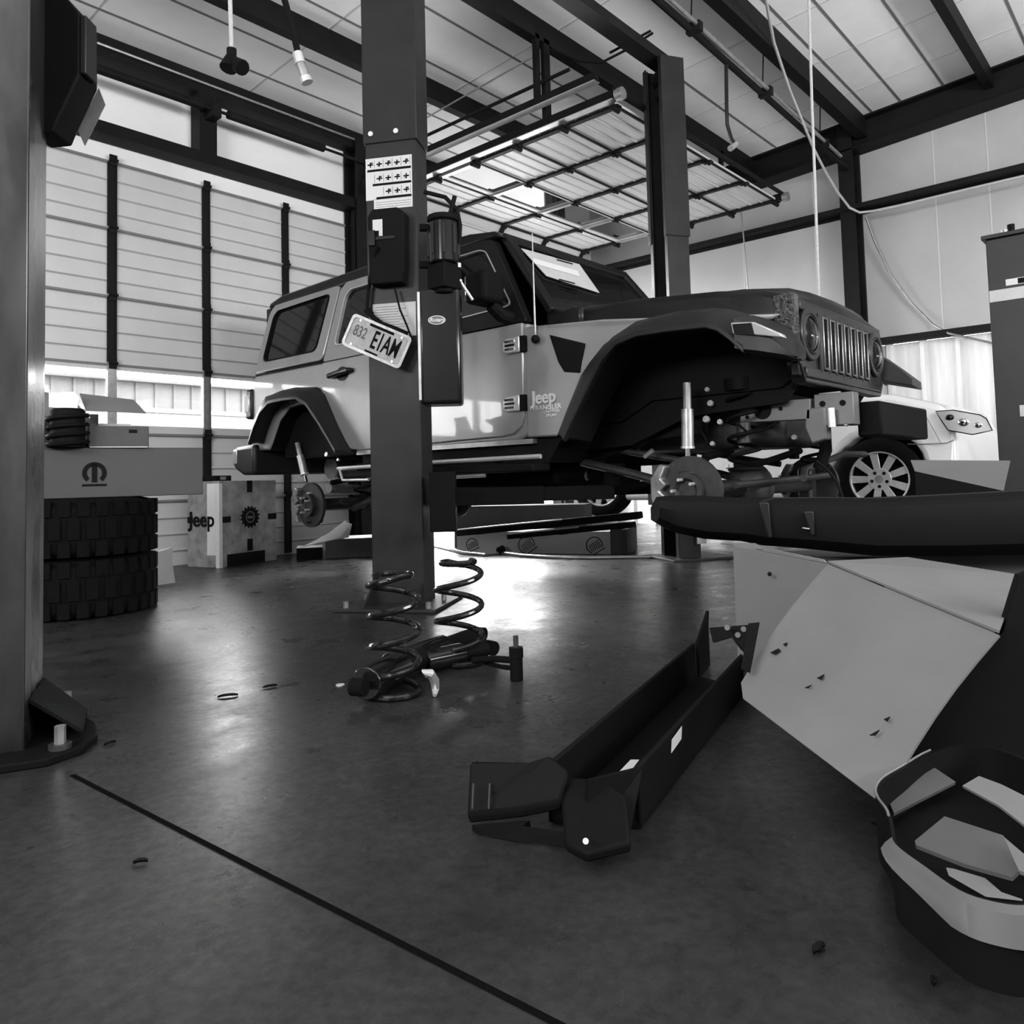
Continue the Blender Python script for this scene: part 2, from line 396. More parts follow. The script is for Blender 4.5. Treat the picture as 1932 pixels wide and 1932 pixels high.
# torsion springs over door 1
b = MB(); b.cyl((1.6, 6.30, 3.93), (5.0, 6.30, 3.93), .014, 8); b.build('torsion_shaft', M_steel_dark, door1)
for xa, xb in ((2.05, 3.18), (3.42, 4.42)):
    b = MB(); b.cyl((xa, 6.30, 3.93), (xb, 6.30, 3.93), .038, 14); b.build('torsion_spring', M_steel_dark, door1)
b = MB(); b.box((3.27, 6.28, 3.87), (3.35, 6.42, 3.99)); b.build('spring_bracket', M_steel_dark, door1)
def track(parent, x, yz, name='track'):
    b = MB(); n = len(yz)
    secs = []
    for i, (y, z) in enumerate(yz):
        y0, z0 = yz[max(0, i-1)]; y1, z1 = yz[min(n-1, i+1)]
        t = Vector((0, y1-y0, z1-z0)).normalized(); nn = Vector((0, -t.z, t.y))
        c = Vector((x, y, z))
        sx = .028
        secs.append([c+Vector((-sx, 0, 0))+nn*.035, c+Vector((sx, 0, 0))+nn*.035, c+Vector((sx, 0, 0))-nn*.035, c+Vector((-sx, 0, 0))-nn*.035])
    b.loft(secs); return b.build(name, M_steel_dark, parent)
def arc(yc, zc, r, n=6): return [(yc+r*math.cos(a), zc+r*math.sin(a)) for a in [math.pi/2*i/n for i in range(n+1)]]
TZ1 = 3.76
t1 = track(door1, 4.92, [(6.48, .1), (6.48, 3.2)]+arc(6.10, 3.38, .38)+[(3.40, TZ1)])
MB().prism([(3.40, TZ1-.038), (6.1, TZ1-.038), (6.1, TZ1-.030), (3.40, TZ1-.030)], 4.885, 4.955).build('track_lip', M_bright, t1)
# door 2, rolled up under the roof
door2 = thing('door_2', None, None, ((D2[0]+D2[1])/2, 4.6, 3.3)); tag(door2, kind='structure'); door2_ref[0] = door2
Z2 = 3.60; W2 = 3.06; X20 = 5.10
ys = 3.36; order = ['solid', 'solid', 'solid', 'window', 'solid']; S2 = .515
for k, kd in enumerate(order):
    # local x along -X?  keep local x=+X, local y = -Y (towards the top edge), z = down into the room
    Mx = frame((X20, ys+(k+1)*S2, Z2), (1, 0, 0), (0, -1, 0))
    section(door2, Mx, W2, S2, 4, kd)
yb = ys+5*S2; ang = math.radians(52)
Mx = frame((X20, yb+S2*math.cos(ang), Z2-S2*math.sin(ang)), (1, 0, 0), (0, -math.cos(ang), math.sin(ang)))
section(door2, Mx, W2, S2, 4, 'solid')
t2 = track(door2, X20-.06, [(6.48, .1), (6.48, 3.1)]+arc(6.05, 3.2, .43)+[(3.32, Z2+.03)])
MB().prism([(3.32, Z2-.012), (6.0, Z2-.012), (6.0, Z2-.004), (3.32, Z2-.004)], X20-.095, X20-.03).build('track_lip', M_bright, t2)
t3 = track(door2, X20+W2+.06, [(6.48, .1), (6.48, 3.1)]+arc(6.05, 3.2, .43)+[(3.30, Z2+.03)])
b = MB(); b.cyl((X20-.1, 3.30, Z2+.06), (X20+W2+.12, 3.30, Z2+.06), .02, 8); b.build('front_bar', M_steel_dark, door2)
for xx in (X20-.06, X20+W2+.06):
    b = MB(); b.cyl((xx, 3.30, Z2+.02), (xx, 3.24, Z2+.02), .05, 12); b.build('bumper_spring', M_galv, door2)
# track hangers and braces
for (x_, y_, z0, z1, w_, par) in ((4.92, 4.0, TZ1, 4.5, .05, door1), (5.04, 4.0, Z2, 4.5, .075, door2), (8.22, 4.0, Z2, 4.5, .05, door2)):
    MB().box((x_-w_/2, y_-.02, z0), (x_+w_/2, y_+.02, cz(y_)-.15)).build('hanger', M_steel_dark, par)
MB().tube([P(800, 225, X=4.95), P(1012, 103, X=4.95)], .008, 6).build('brace_rod', M_galv, door1)
MB().tube([P(800, 258, X=4.95), P(1074, 131, X=4.95)], .016, 6).build('brace_rod', M_steel_dark, door1)

# ------------------------------------------------------------------ the car lift
def column_mb(M, w, dp, z0, z1, th=.012, back=True):
    """C channel; local x across, local y depth (0 = closed back), open towards +y"""
    b = MB(M); pl = [(-w/2, 0), (w/2, 0), (w/2, dp), (w/2-.05, dp), (w/2-.05, dp-th), (w/2-th, dp-th), (w/2-th, th), (-w/2+th, th), (-w/2+th, dp-th), (-w/2+.05, dp-th), (-w/2+.05, dp), (-w/2, dp)]
    b.loft([[(p[0], p[1], z0) for p in pl], [(p[0], p[1], z1) for p in pl]]); return b
lift = thing('two_post_lift', 'grey two post lift with warning decals, holding up the grey off-road vehicle', 'car lift', (4.1, 3.2, 0))
NL = Vector((2.625, 3.365, 0)); tdir = Vector((.5, -.866, 0)); ndir = Vector((.866, .5, 0))
NC = NL+tdir*.15
Mn = frame(NC, tdir, ndir); Mn = Matrix(((tdir.x, ndir.x, 0, NC.x), (tdir.y, ndir.y, 0, NC.y), (0, 0, 1, 0), (0, 0, 0, 1)))
colN = column_mb(Mn, .29, .19, 0.0, 2.62).build('column', M_post, lift, bevel=.006, label='near column of the lift, bolted to the floor in front of the vehicle')
slv = column_mb(Mn, .31, .20, 2.50, 4.02).shear(lambda p: (p.x-.010*ndir.x, p.y-.010*ndir.y, p.z)).build('extension', M_post, colN, bevel=.012)
for a in (-.105, .04): MB(Mn).cyl((a, -.011, 2.55), (a, -.022, 2.55), .014, 10).build('bolt', M_bright, colN)
b = MB(Mn); b.box((-.27, -.22, 0), (.27, .30, .018)); b.build('base_plate', M_postdark, colN, bevel=.004)
for a in (-.14, .13): MB(Mn).prism([(0, .018), (-.16, .018), (0, .12)], a, a+.012, 'X').build('gusset', M_postdark, colN)
for a, c in ((-.22, -.17), (.22, -.17), (-.22, .1), (.22, .1)): MB(Mn).cyl((a, c, .018), (a, c, .05), .014, 8).build('anchor_bolt', M_steel, colN)
# decal sheet with rows of pictograms, on the closed back
def onpost(px, py, off=0.0): return PP(px, py, NC-ndir*off, ndir)
Lf = frame((0, 0, 0), tdir, (0, 0, 1))
def postlocal(px, py):
    q = onpost(px, py)-NC; return (q.dot(tdir), q.z)
def post_frame(off): return frame(NC-ndir*off, tdir, (0, 0, 1))
b = MB(post_frame(.0))
a0, z1 = postlocal(690, 300); a1, z0 = postlocal(780, 392)
zt = postlocal(735, 296)[1]; zb = postlocal(735, 394)[1]
a0 = -.143; a1 = .122
b.box((a0, zb+.055, .001), (a1, zt, .003)); b.box((a0+.045, zb, .001), (a1, zb+.06, .003))
dec = b.build('warning_decal', M_sticker, colN, label='white sheet of warning pictograms')
g = MB(post_frame(0)); H3 = (zt-zb)
for r_, (zc, n, st) in enumerate(((zt-.035, 5, 0), (zt-.115, 4, 1), (zt-.19, 3, 2))):
    cw = (a1-a0)/5.2
    for k in range(st, 5):
        cxk = a0+cw*(k+.55)
        g.box((cxk-.016, zc-.004, .003), (cxk+.016, zc+.004, .0036)); g.box((cxk-.003, zc-.014, .003), (cxk+.004, zc+.014, .0036))
        g.prism([(cxk-.012, zc-.012), (cxk+.004, zc-.012), (cxk-.002, zc-.004)], .003, .0037, 'Z') if (k+r_) % 2 else g.box((cxk+.004, zc+.006, .003), (cxk+.013, zc+.013, .0036))
    g.box((a0+.01+(.03 if r_ else 0)+(.02 if r_ == 2 else 0), zc-.040, .003), (a1-.005, zc-.027, .0036))
    for k in range(6):
        xk = a0+(a1-a0)*k/5.2
        if k >= st: g.box((xk-.0008, zc-.02, .003), (xk+.0008, zc+.025, .0036))
for k in range(3): g.box((a0+.055, zb+.012+k*.013, .003), (a1-.008, zb+.0135+k*.013, .0036))
g.build('print', M_ink, dec)
# inspection sheet lower down
z1 = postlocal(740, 572)[1]; z0 = postlocal(740, 636)[1]
b = MB(post_frame(0)); b.box((-.115, z0, .001), (.128, z1, .003)); ins = b.build('inspection_sheet', M_paper, colN, label='pale printed sheet')
g = MB(post_frame(0))
for k in range(9): g.box((-.1, z1-.02-k*.014, .003), (.02+.08*((k*37) % 10)/10, z1-.0175-k*.014, .0036))
g.build('print', M_greyink, ins)
# control box with its label
def pz(py, px=735): return postlocal(px, py)[1]
zt, zb = pz(402), pz(542)
b = MB(post_frame(0)); b.prism([(-.095, zb), (.085, zb), (.095, zb+.08), (.10, zt-.03), (.06, zt), (-.08, zt), (-.105, zt-.04), (-.10, zb+.1)], .002, .085, 'Z')
cbx = b.build('control_box', M_black, colN, bevel=.008)
b = MB(post_frame(0)); b.box((-.075, zt-.12, .0855), (-.02, zt-.06, .0865)); b.box((-.04, zt-.15, .0855), (-.02, zt-.12, .0865)); b.build('rating_label', M_sticker, cbx)
b = MB(post_frame(0)); b.box((-.09, zt-.17, .086), (.05, zt-.155, .092)); b.box((-.1, zt-.2, .083), (-.06, zt-.12, .1)); b.build('switch', M_blackgloss, cbx)
b = MB(); b.tube([onpost(745, 545, .04), onpost(755, 585, .05), onpost(768, 615, .05), onpost(777, 640, .05)], .006, 6); b.build('cable', M_black, cbx)
b = MB(); b.tube([onpost(712, 465, .1), onpost(702, 500, .06), onpost(696, 545, .03), onpost(693, 580, .03), onpost(703, 592, .03)], .011, 6); b.build('cable', M_black, cbx)
# hydraulic power unit on the side flange: motor, pump, reservoir
sc_ = Vector((2.765, 3.13, 0)); U = Vector((.72, -.69, 0)).normalized(); 
def pu(px, py): return P(px, py, D=3.80)
mot0 = pu(836, 420); mot1 = pu(838, 500)
b = MB(); b.cyl((mot0.x, mot0.y, mot1.z), mot0, .072, 24); pw_ = b.build('power_unit', M_blackgloss, lift, bevel=.008, label='hydraulic power unit with round motor and tall reservoir')
b = MB(); b.cyl(mot0, mot0+Vector((0, 0, .03)), .078, 24); b.build('motor_cap', M_black, pw_, bevel=.008)
for a in range(8):
    an = 2*math.pi*a/8
    MB().box((mot0.x+.071*math.cos(an)-.006, mot0.y+.071*math.sin(an)-.006, mot1.z+.04), (mot0.x+.071*math.cos(an)+.006, mot0.y+.071*math.sin(an)+.006, mot0.z-.02)).build('cooling_rib', M_postdark, pw_)
pb = pu(838, 500); pe = pu(836, 548)
b = MB(); b.box((pb.x-.06, pb.y-.06, pe.z), (pb.x+.06, pb.y+.06, pb.z)); b.cyl((pb.x, pb.y, pe.z-.02), (pb.x, pb.y, pe.z+.02), .05, 16); b.build('pump_block', M_blacksteel, pw_, bevel=.006)
for fx0, fy0, fr0 in ((822, 538, .02), (865, 505, .014), (855, 520, .011)):
    q0 = pu(fx0, fy0); MB().cyl(q0, q0+Vector((0, 0, fr0*1.5)), fr0, 10).build('fitting', M_bright, pw_)
b = MB(); b.cyl(pu(868, 530), pu(892, 566), .007, 8); b.ball(pu(868, 530), .011); b.build('release_handle', M_bright, pw_)
rt0 = pu(790, 560); rt1 = pu(868, 765)
rw = .205; rc = pu(829, 560)
fx = Vector((rt.x, rt.y, 0)).normalized(); fy = Vector((fw.x, fw.y, 0)).normalized()
Mr = Matrix(((fx.x, fy.x, 0, rc.x), (fx.y, fy.y, 0, rc.y), (0, 0, 1, 0), (0, 0, 0, 1)))
ztr = pu(829, 545).z; zbr = pu(829, 764).z
b = MB(Mr); b.box((-.10, -.03, zbr), (.10, .14, ztr)); res_ = b.build('reservoir', M_blackgloss, pw_, bevel=.018, seg=3)
b = MB(Mr); b.box((-.104, -.034, zbr+.02), (-.092, .0, ztr-.02)); b.build('edge_strip', M_galv, res_)
zc = pu(825, 607).z
pl = [(.042*math.cos(2*math.pi*k/28), .022*math.sin(2*math.pi*k/28)) for k in range(28)]
bM = frame(Mr @ Vector((-.012, -.031, zc)), fx, (0, 0, 1))
b = MB(bM); b.prism(pl, 0, .003, 'Z'); bd = b.build('badge', M_sticker, res_, label='oval maker badge')
b = MB(bM); b.prism([(p[0]*.9, p[1]*.85) for p in pl], .003, .0036, 'Z'); b.build('badge_field', M_greyink, bd)
text('badge_lettering', 'Rotary', .026, bM @ Matrix.Translation((0, 0, .0042)), M_sticker, bd, ext=.0006, bold=.0006, shear=.3)
for pts in (((800, 362), (840, 372), (862, 395), (868, 425), (866, 460)), ((845, 418), (853, 390), (858, 370))):
    b = MB(); b.tube([pu(*p) for p in pts], .011, 8); b.build('hose', M_black, pw_)
for yy_ in (430, 500): MB().tube([pu(792, yy_), pu(812, yy_)], .02, 8).build('mounting_bracket', M_blacksteel, pw_)
cbk = P(836, 950, D=4.02); Mk0 = Matrix(((fx.x, fy.x, 0, cbk.x), (fx.y, fy.y, 0, cbk.y), (0, 0, 1, 0), (0, 0, 0, 1)))
MB(Mk0).box((-.065, -.04, P(836, 1003, D=4.02).z), (.065, .08, P(836, 890, D=4.02).z)).build('carriage_block', M_blacksteel, lift, bevel=.006)
# far column
FCc = Vector((5.56, 3.09, 0)); t2d = Vector((.5, .866, 0)); n2d = Vector((-.866, .5, 0))
Mf = Matrix(((t2d.x, n2d.x, 0, FCc.x), (t2d.y, n2d.y, 0, FCc.y), (0, 0, 1, 0), (0, 0, 0, 1)))
colF = column_mb(Mf, .28, .19, 0, 3.95).build('column', M_post, lift, bevel=.004, label='far column of the lift')
column_mb(Mf, .30, .21, P(1315, 449, D=6.2).z, 3.97).shear(lambda p: (p.x-.01*n2d.x, p.y-.01*n2d.y, p.z)).build('extension', M_post, colF, bevel=.01)
MB(Mf).box((-.25, -.26, 0), (.25, .30, .018)).build('base_plate', M_postdark, colF, bevel=.003)
b = MB(Mf); b.cyl((-.05, .12, 3.86), (.06, .12, 3.86), .06, 16); b.cyl((-.07, .12, 3.74), (.04, .12, 3.74), .05, 16); b.build('cable_sheave', M_steel_dark, colF)
b = MB(Mf); b.box((-.17, -.03, .12), (-.145, .05, .28)); b.build('label', M_galv, colF)
b = MB(); b.box((2.6, 3.10, 3.97), (5.66, 3.16, 4.05)); b.box((2.6, 3.16, 3.97), (5.66, 3.24, 3.985)); b.build('overhead_beam', M_postdark, lift)
for q in ((P(1232, 62, X=5.2), P(1180, 95, X=5.1), P(1135, 118, X=5.0), P(1090, 115, X=4.9), P(1040, 92, X=4.8)), (P(1228, 58, X=5.2), P(1150, 100, X=5.05))):
    b = MB(); b.tube(q, .010, 8); b.build('hose', M_black, lift)
# carriages and swing arms
b = MB(Mn); b.box((-.12, .06, .34), (.12, .26, 1.05)); b.box((-.13, .2, .42), (.13, .30, .62)); b.build('carriage', M_blacksteel, lift, bevel=.005)
b = MB(Mf); b.box((-.12, .06, .34), (.12, .26, 1.0)); b.box((-.13, .2, .42), (.13, .30, .62)); b.build('carriage', M_blacksteel, lift, bevel=.005)
def arm(p0, p1, z):
    p0 = Vector(p0); p1 = Vector(p1); d_ = (p1-p0).normalized(); Ma = frame((p0.x, p0.y, z), d_, Vector((0, 0, 1)).cross(d_)); L_ = (p1-p0).length
    b = MB(Ma); b.box((-.08, -.06, -.05), (L_*.62, .06, .05)); b.box((L_*.6, -.045, -.035), (L_, .045, .045)); b.cyl((0, 0, -.08), (0, 0, .08), .05, 16)
    a_ = b.build('swing_arm', M_blacksteel, lift, bevel=.004)
    c = MB(Ma); c.cyl((L_, 0, .04), (L_, 0, .14), .055, 18); c.cyl((L_, 0, .14), (L_, 0, .165), .07, 18); c.build('lifting_pad', M_rubber, a_)
arm((2.98, 3.30, 0), (3.72, 2.55, 0), .56); arm((2.98, 3.36, 0), (3.72, 4.35, 0), .56)
arm((5.30, 3.12, 0), (4.52, 2.55, 0), .56); arm((5.30, 3.22, 0), (4.52, 4.35, 0), .56)

# licence plate hanging from the control box cable on the near column
pc = [onpost(*p, .085) for p in ((672, 595), (777, 638), (752, 695), (643, 646))]
uo = ((pc[1]-pc[0])+(pc[2]-pc[3])).normalized(); vo_ = ((pc[0]-pc[3])+(pc[1]-pc[2])).normalized()
cen = sum(pc, Vector())/4; Wp = ((pc[1]-pc[0]).length+(pc[2]-pc[3]).length)/2; Hp = ((pc[0]-pc[3]).length+(pc[1]-pc[2]).length)/2
Mp = frame(cen, uo, vo_)
lp = thing('licence_plate', 'bent pale licence plate hanging askew from the lift column cable', 'licence plate', cen)
def rrect(w, h, r, n=5):
    o = []
    for cx_, cy_, a in ((w/2-r, h/2-r, 0), (-w/2+r, h/2-r, 90), (-w/2+r, -h/2+r, 180), (w/2-r, -h/2+r, 270)):
        for k in range(n+1): t_ = math.radians(a+90*k/n); o.append((cx_+r*math.cos(t_), cy_+r*math.sin(t_)))
    return o
bendf = lambda p: p + Mp.to_3x3() @ Vector((0, 0, .012*math.sin((Mp.inverted() @ p).x*14)))
MB(Mp).prism(rrect(Wp, Hp, .02), -.002, .001, 'Z').build('plate', mat('plate_metal', .27, .35, metal=.3, noise=.25, scale=25, bump=.5), lp)
MB(Mp).ring(rrect(Wp+.012, Hp+.012, .024), rrect(Wp-.018, Hp-.018, .016), -.004, .005, 'Z').build('plate_frame', mat('dull_chrome_frame', .17, .35, metal=.5, noise=.4, scale=30), lp)
text('plate_lettering', 'E1AM', Hp*.80, Mp @ Matrix.Translation((Wp*.16, -.004, .0015)), M_ink, lp, ext=.0015, bold=.0022, sx=.50)
text('plate_lettering', '832', Hp*.50, Mp @ Matrix.Translation((-Wp*.30, .008, .0015)), M_greyink, lp, ext=.0012, bold=.001, sx=.62)
b = MB(Mp); b.box((-Wp*.2, Hp*.36, .001), (Wp*.22, Hp*.45, .002)); b.box((-Wp*.12, -Hp*.44, .001), (Wp*.1, -Hp*.38, .002)); b.build('plate_band', M_ink, lp)
for sx_, sy_ in ((-1, 1), (1, 1), (-1, -1), (1, -1)): MB(Mp).cyl((sx_*Wp*.36, sy_*Hp*.40, .001), (sx_*Wp*.36, sy_*Hp*.40, .006), .006, 8).build('screw', M_bright, lp)
b = MB(); b.tube([onpost(690, 585, .05), onpost(706, 600, .06), onpost(722, 612, .07), onpost(745, 620, .07), onpost(768, 630, .07)], .014, 8); b.build('clamp', M_black, lp)

def rnd(poly, r, n=4):
    o = []; N = len(poly)
    for i in range(N):
        p = Vector(poly[i]); a = Vector(poly[i-1])-p; c = Vector(poly[(i+1) % N])-p
        rr = min(r, a.length*.45, c.length*.45); s0 = p+a.normalized()*rr; s1 = p+c.normalized()*rr
        for k in range(n+1):
            t = k/n; q = s0*(1-t)**2+p*2*t*(1-t)+s1*t*t; o.append((q.x, q.y))
    return o

# ------------------------------------------------------------------ the off-road vehicle on the lift
jeep = thing('off_road_vehicle', 'grey four door off-road vehicle without wheels, raised on the two post lift', 'car', (4.12, 3.4, .45))
XN, XFs = 3.30, 4.94
XC = (XN+XFs)/2
def mx(x): return 2*XC-x
def side(px, py, X=XN):
    q = P(px, py, X=X); return (q.y, q.z)
# tub
RA = [(4.36, .86), (4.44, .92), (4.62, 1.14), (4.74, 1.23), (4.9, 1.26), (5.2, 1.235), (5.33, 1.15), (5.44, .98), (5.48, .93)]
tub = [(2.80, 1.52), (2.80, .90), (2.9, .865), (4.30, .85)]+RA+[(5.70, .93), (5.72, 1.0), (5.72, 1.46), (5.68, 1.53)]
body = MB().prism(tub, XN, XFs).build('body', M_paint, jeep, bevel=.018, seg=3)
MB().prism([(4.37, .865)]+[(a_, b_-.004) for a_, b_ in RA[1:]]+[(5.47, .865)], XN+.14, XFs-.14).build('wheel_house', M_black, body)
ac = (4.9, .86)
def inset(p, k): 
    v = Vector((p[0]-ac[0], p[1]-ac[1])); v = v*(1-k/v.length); return (ac[0]+v.x, ac[1]+v.y)
o1, o2 = [inset(p, .004) for p in RA], [inset(p, .009) for p in RA]
ring_ = o1+o2[::-1]
MB().prism(ring_, XN+.010, XN+.16).build('arch_liner', M_black, body)
# black belt gap between body and hard top
MB().box((XN+.012, 4.72, 1.515), (XFs-.012, 5.69, 1.545)).build('belt_seal', M_black, body)
MB().box((XN-.006, 2.78, .845), (XN+.05, 4.36, .872)).build('sill_trim', M_galv, body)
def lean(p): 
    k = max(0, p.z-1.53)*.20
    return (p.x+(k if p.x < XC else -k), p.y, p.z)
def door(poly, name, hole_out, hole_in, x0, fm=None):
    hole_out = rnd(hole_out, .02); hole_in = rnd(hole_in, .05)
    d_ = MB().prism(poly, XN-.014, XN+.02).build(name, M_paint, jeep, bevel=.009, seg=3)
    fr = MB().ring(hole_out, hole_in, XN-.010, XN+.05).shear(lean).build('window_frame', fm or M_paint, d_, bevel=.006)
    MB().prism(hole_in, XN+.012, XN+.018).shear(lean).build('window_glass', M_tint, d_)
    n = len(hole_in); s_ = MB()
    MB().ring(hole_in, [(p[0]*.97+.03*sum(q[0] for q in hole_in)/n, p[1]*.97+.03*sum(q[1] for q in hole_in)/n) for p in hole_in], XN-.013, XN+.02).shear(lean).build('window_trim', M_bright, d_)
    return d_
fd = door([(2.83, 1.525), (2.83, 1.0), (2.855, .945), (2.91, .905), (3.0, .893), (3.69, .882), (3.70, 1.525)], 'front_door',
          [(2.80, 1.53), (3.70, 1.53), (3.71, 2.10), (3.22, 2.11), (3.14, 2.09)], [(2.92, 1.64), (3.62, 1.62), (3.63, 2.045), (3.25, 2.05), (3.19, 2.03)], 0, M_blackpaint_hoodshade)
rd = door([(3.725, 1.525), (3.725, .882), (4.30, .875), (4.41, .885), (4.48, .92), (4.735, 1.26), (4.752, 1.33), (4.735, 1.525)], 'rear_door',
          [(3.725, 1.53), (4.735, 1.53), (4.66, 2.06), (4.60, 2.11), (3.735, 2.11)], [(3.80, 1.62), (4.63, 1.635), (4.59, 2.0), (4.54, 2.045), (3.81, 2.05)], 0)
# dark gaps
# rear quarter of the hard top
q_o = [(4.76, 1.55), (5.69, 1.55), (5.62, 2.05), (5.55, 2.11), (4.68, 2.11)]
q_i = [(4.86, 1.63), (5.595, 1.635), (5.545, 2.0), (5.50, 2.045), (4.79, 2.06)]
q_o = rnd(q_o, .05); q_i = rnd(q_i, .06)
ht = MB().ring(q_o, q_i, XN-.004, XN+.05).shear(lean).build('hard_top_side', M_paint, jeep, bevel=.01)
MB().prism(q_i, XN+.012, XN+.018).shear(lean).build('rear_side_glass', M_tint, ht)
nn_ = len(q_i); cq = (sum(p[0] for p in q_i)/nn_, sum(p[1] for p in q_i)/nn_)
MB().ring([(p[0]*1.0, p[1]) for p in q_i], [(p[0]*.97+.03*cq[0], p[1]*.97+.03*cq[1]) for p in q_i], XN-.008, XN+.02).shear(lean).build('window_trim', M_black, ht)
ht2 = MB().prism(q_o, XFs-.05, XFs+.004).shear(lean).build('hard_top_side', M_paint, jeep, bevel=.01)
MB().prism([(2.80, 1.53), (4.72, 1.53), (4.66, 2.10), (3.2, 2.11)], XFs-.04, XFs).shear(lean).build('far_side_windows', M_tint, jeep)
MB().box((XN+.1, 5.60, 1.53), (XFs-.1, 5.66, 2.08)).build('rear_window', M_tint, jeep)
MB().box((XN+.14, 3.3, 1.3), (XFs-.14, 5.5, 2.05)).build('cabin_lining', M_black, jeep)
# roof
rz = [(3.10, 2.125), (5.55, 2.105), (5.66, 2.09), (5.60, 2.14), (5.40, 2.175), (4.4, 2.20), (3.4, 2.19), (3.16, 2.165)]
rz = [(3.08, 2.10), (5.66, 2.09), (5.62, 2.13), (5.45, 2.165), (4.4, 2.185), (3.35, 2.175), (3.14, 2.145)]
MB().prism(rz, XN+.105, XFs-.105).build('roof', M_blackpaint_hoodshade, jeep, bevel=.025, seg=3)
# windscreen
wb0, wb1 = Vector((XN+.08, 2.70, 1.585)), Vector((XFs-.08, 2.70, 1.585))
wt0, wt1 = Vector((XN+.16, 3.12, 2.13)), Vector((XFs-.16, 3.12, 2.13))
wn = (wb1-wb0).cross(wt0-wb0).normalized()
wu = Vector((1, 0, 0)); wv = (wt0-wb0); wv.x = 0; WL = wv.length; wv.normalize()
Mw = frame((XC, 2.70, 1.585), wu, wv)
hw0, hw1 = XC-wb0.x, XC-wt0.x
b = MB(Mw).ring([(-hw0, 0), (hw0, 0), (hw1, WL), (-hw1, WL)], [(-hw0+.075, .08), (hw0-.075, .08), (hw1-.07, WL-.075), (-hw1+.07, WL-.075)], -.03, .02, 'Z')
wfr = b.build('windscreen_frame', M_blackpaint_hoodshade, jeep, bevel=.012)
MB(Mw).prism([(-hw0+.06, .07), (hw0-.06, .07), (hw1-.06, WL-.06), (-hw1+.06, WL-.06)], -.012, -.006, 'Z').build('windscreen_glass', M_tint, wfr)
nw = Mw.to_3x3() @ Vector((0, 0, 1)); ow = Mw @ Vector((0, 0, 0))
q = [PP(x, y, ow, nw) for x, y in ((982, 470), (1092, 500), (1130, 554), (1030, 522))]
q = [p+nw*.004 for p in q]
sl = MB().slab(q, .003, nw).build('paper_sheets', M_paper, jeep, label='pale printed sheets stuck to the windscreen')
q2 = [PP(x, y, ow, nw)+nw*.009 for x, y in ((1006, 497), (1096, 526), (1096, 518), (1006, 488))]
q2 = [PP(x, y, ow, nw)+nw*.009 for x, y in ((1008, 500), (1093, 524), (1088, 513), (1003, 489))]
MB().slab(q2, .001, nw).build('blank_strip', mat('white_paper', .62, .5), sl)
for k in range(5):
    y0_ = 478+k*5 if k < 2 else 508+k*6
    q3 = [PP(x, y, ow, nw)+nw*.009 for x, y in ((1045+k*4, y0_+8), (1075+k*4, y0_+16), (1075+k*4, y0_+18), (1045+k*4, y0_+10))]
    MB().slab(q3, .001, nw).build('print_line', M_ink, sl)
b = MB(); b.tube([(XN+.25, 2.62, 1.60), (XN+.45, 2.68, 1.62), (XN+.85, 2.70, 1.62)], .012, 6); b.build('wiper', M_black, jeep)
b = MB(); b.tube([(XN+.85, 2.62, 1.60), (XN+1.05, 2.68, 1.62), (XN+1.4, 2.70, 1.62)], .012, 6); b.build('wiper', M_black, jeep)
MB().box((XN+.1, 2.50, 1.48), (XFs-.1, 2.75, 1.585)).build('cowl', M_blackpaint_hoodshade, jeep, bevel=.02)
# hood
secs = []
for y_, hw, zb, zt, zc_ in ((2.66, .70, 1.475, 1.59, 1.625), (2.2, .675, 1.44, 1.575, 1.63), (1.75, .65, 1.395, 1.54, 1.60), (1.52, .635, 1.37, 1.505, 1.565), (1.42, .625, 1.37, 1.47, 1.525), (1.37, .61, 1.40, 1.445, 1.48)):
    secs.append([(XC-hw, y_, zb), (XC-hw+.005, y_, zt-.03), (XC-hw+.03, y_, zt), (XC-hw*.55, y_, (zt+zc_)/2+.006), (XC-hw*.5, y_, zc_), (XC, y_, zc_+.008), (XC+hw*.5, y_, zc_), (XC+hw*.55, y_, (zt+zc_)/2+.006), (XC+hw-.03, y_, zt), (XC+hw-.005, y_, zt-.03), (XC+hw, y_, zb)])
hood = MB().loft(secs).build('hood', M_blackpaint_hoodshade, jeep, bevel=.006, smooth=50)  # hood's dark, shaded look is put into its colour; body paint is grey
# front fender side and engine bay
fp = [(2.822, 1.50), (2.822, .88), (2.60, .875), (2.52, .90), (2.33, 1.19), (2.22, 1.29), (2.08, 1.345), (1.9, 1.365), (1.46, 1.35), (1.42, 1.37), (1.8, 1.41), (2.3, 1.462)]
fen = MB().prism(fp, XN-.004, XN+.06).shear(lambda p: (p.x+max(0, (2.35-p.y))*.16, p.y, p.z)).build('front_fender', M_paint, jeep, bevel=.01)
vq = [side(*p) for p in ((1038, 632), (1104, 648), (1096, 704), (1066, 702), (1055, 684))]
MB().prism(vq, XN-.010, XN+.004).shear(lambda p: (p.x+max(0, (2.35-p.y))*.16, p.y, p.z)).build('fender_vent', M_black, fen, bevel=.004)
MB().prism([(2.74, 1.47), (2.74, .95), (2.4, .95), (2.2, 1.05), (1.5, 1.05), (1.42, 1.1), (1.42, 1.44)], XC-.52, XC+.52).build('engine_bay', M_black, jeep)
MB().prism(fp, XFs-.06, XFs-.002).shear(lambda p: (p.x-max(0, (2.35-p.y))*.16, p.y, p.z)).build('front_fender', M_paint, jeep, bevel=.01)
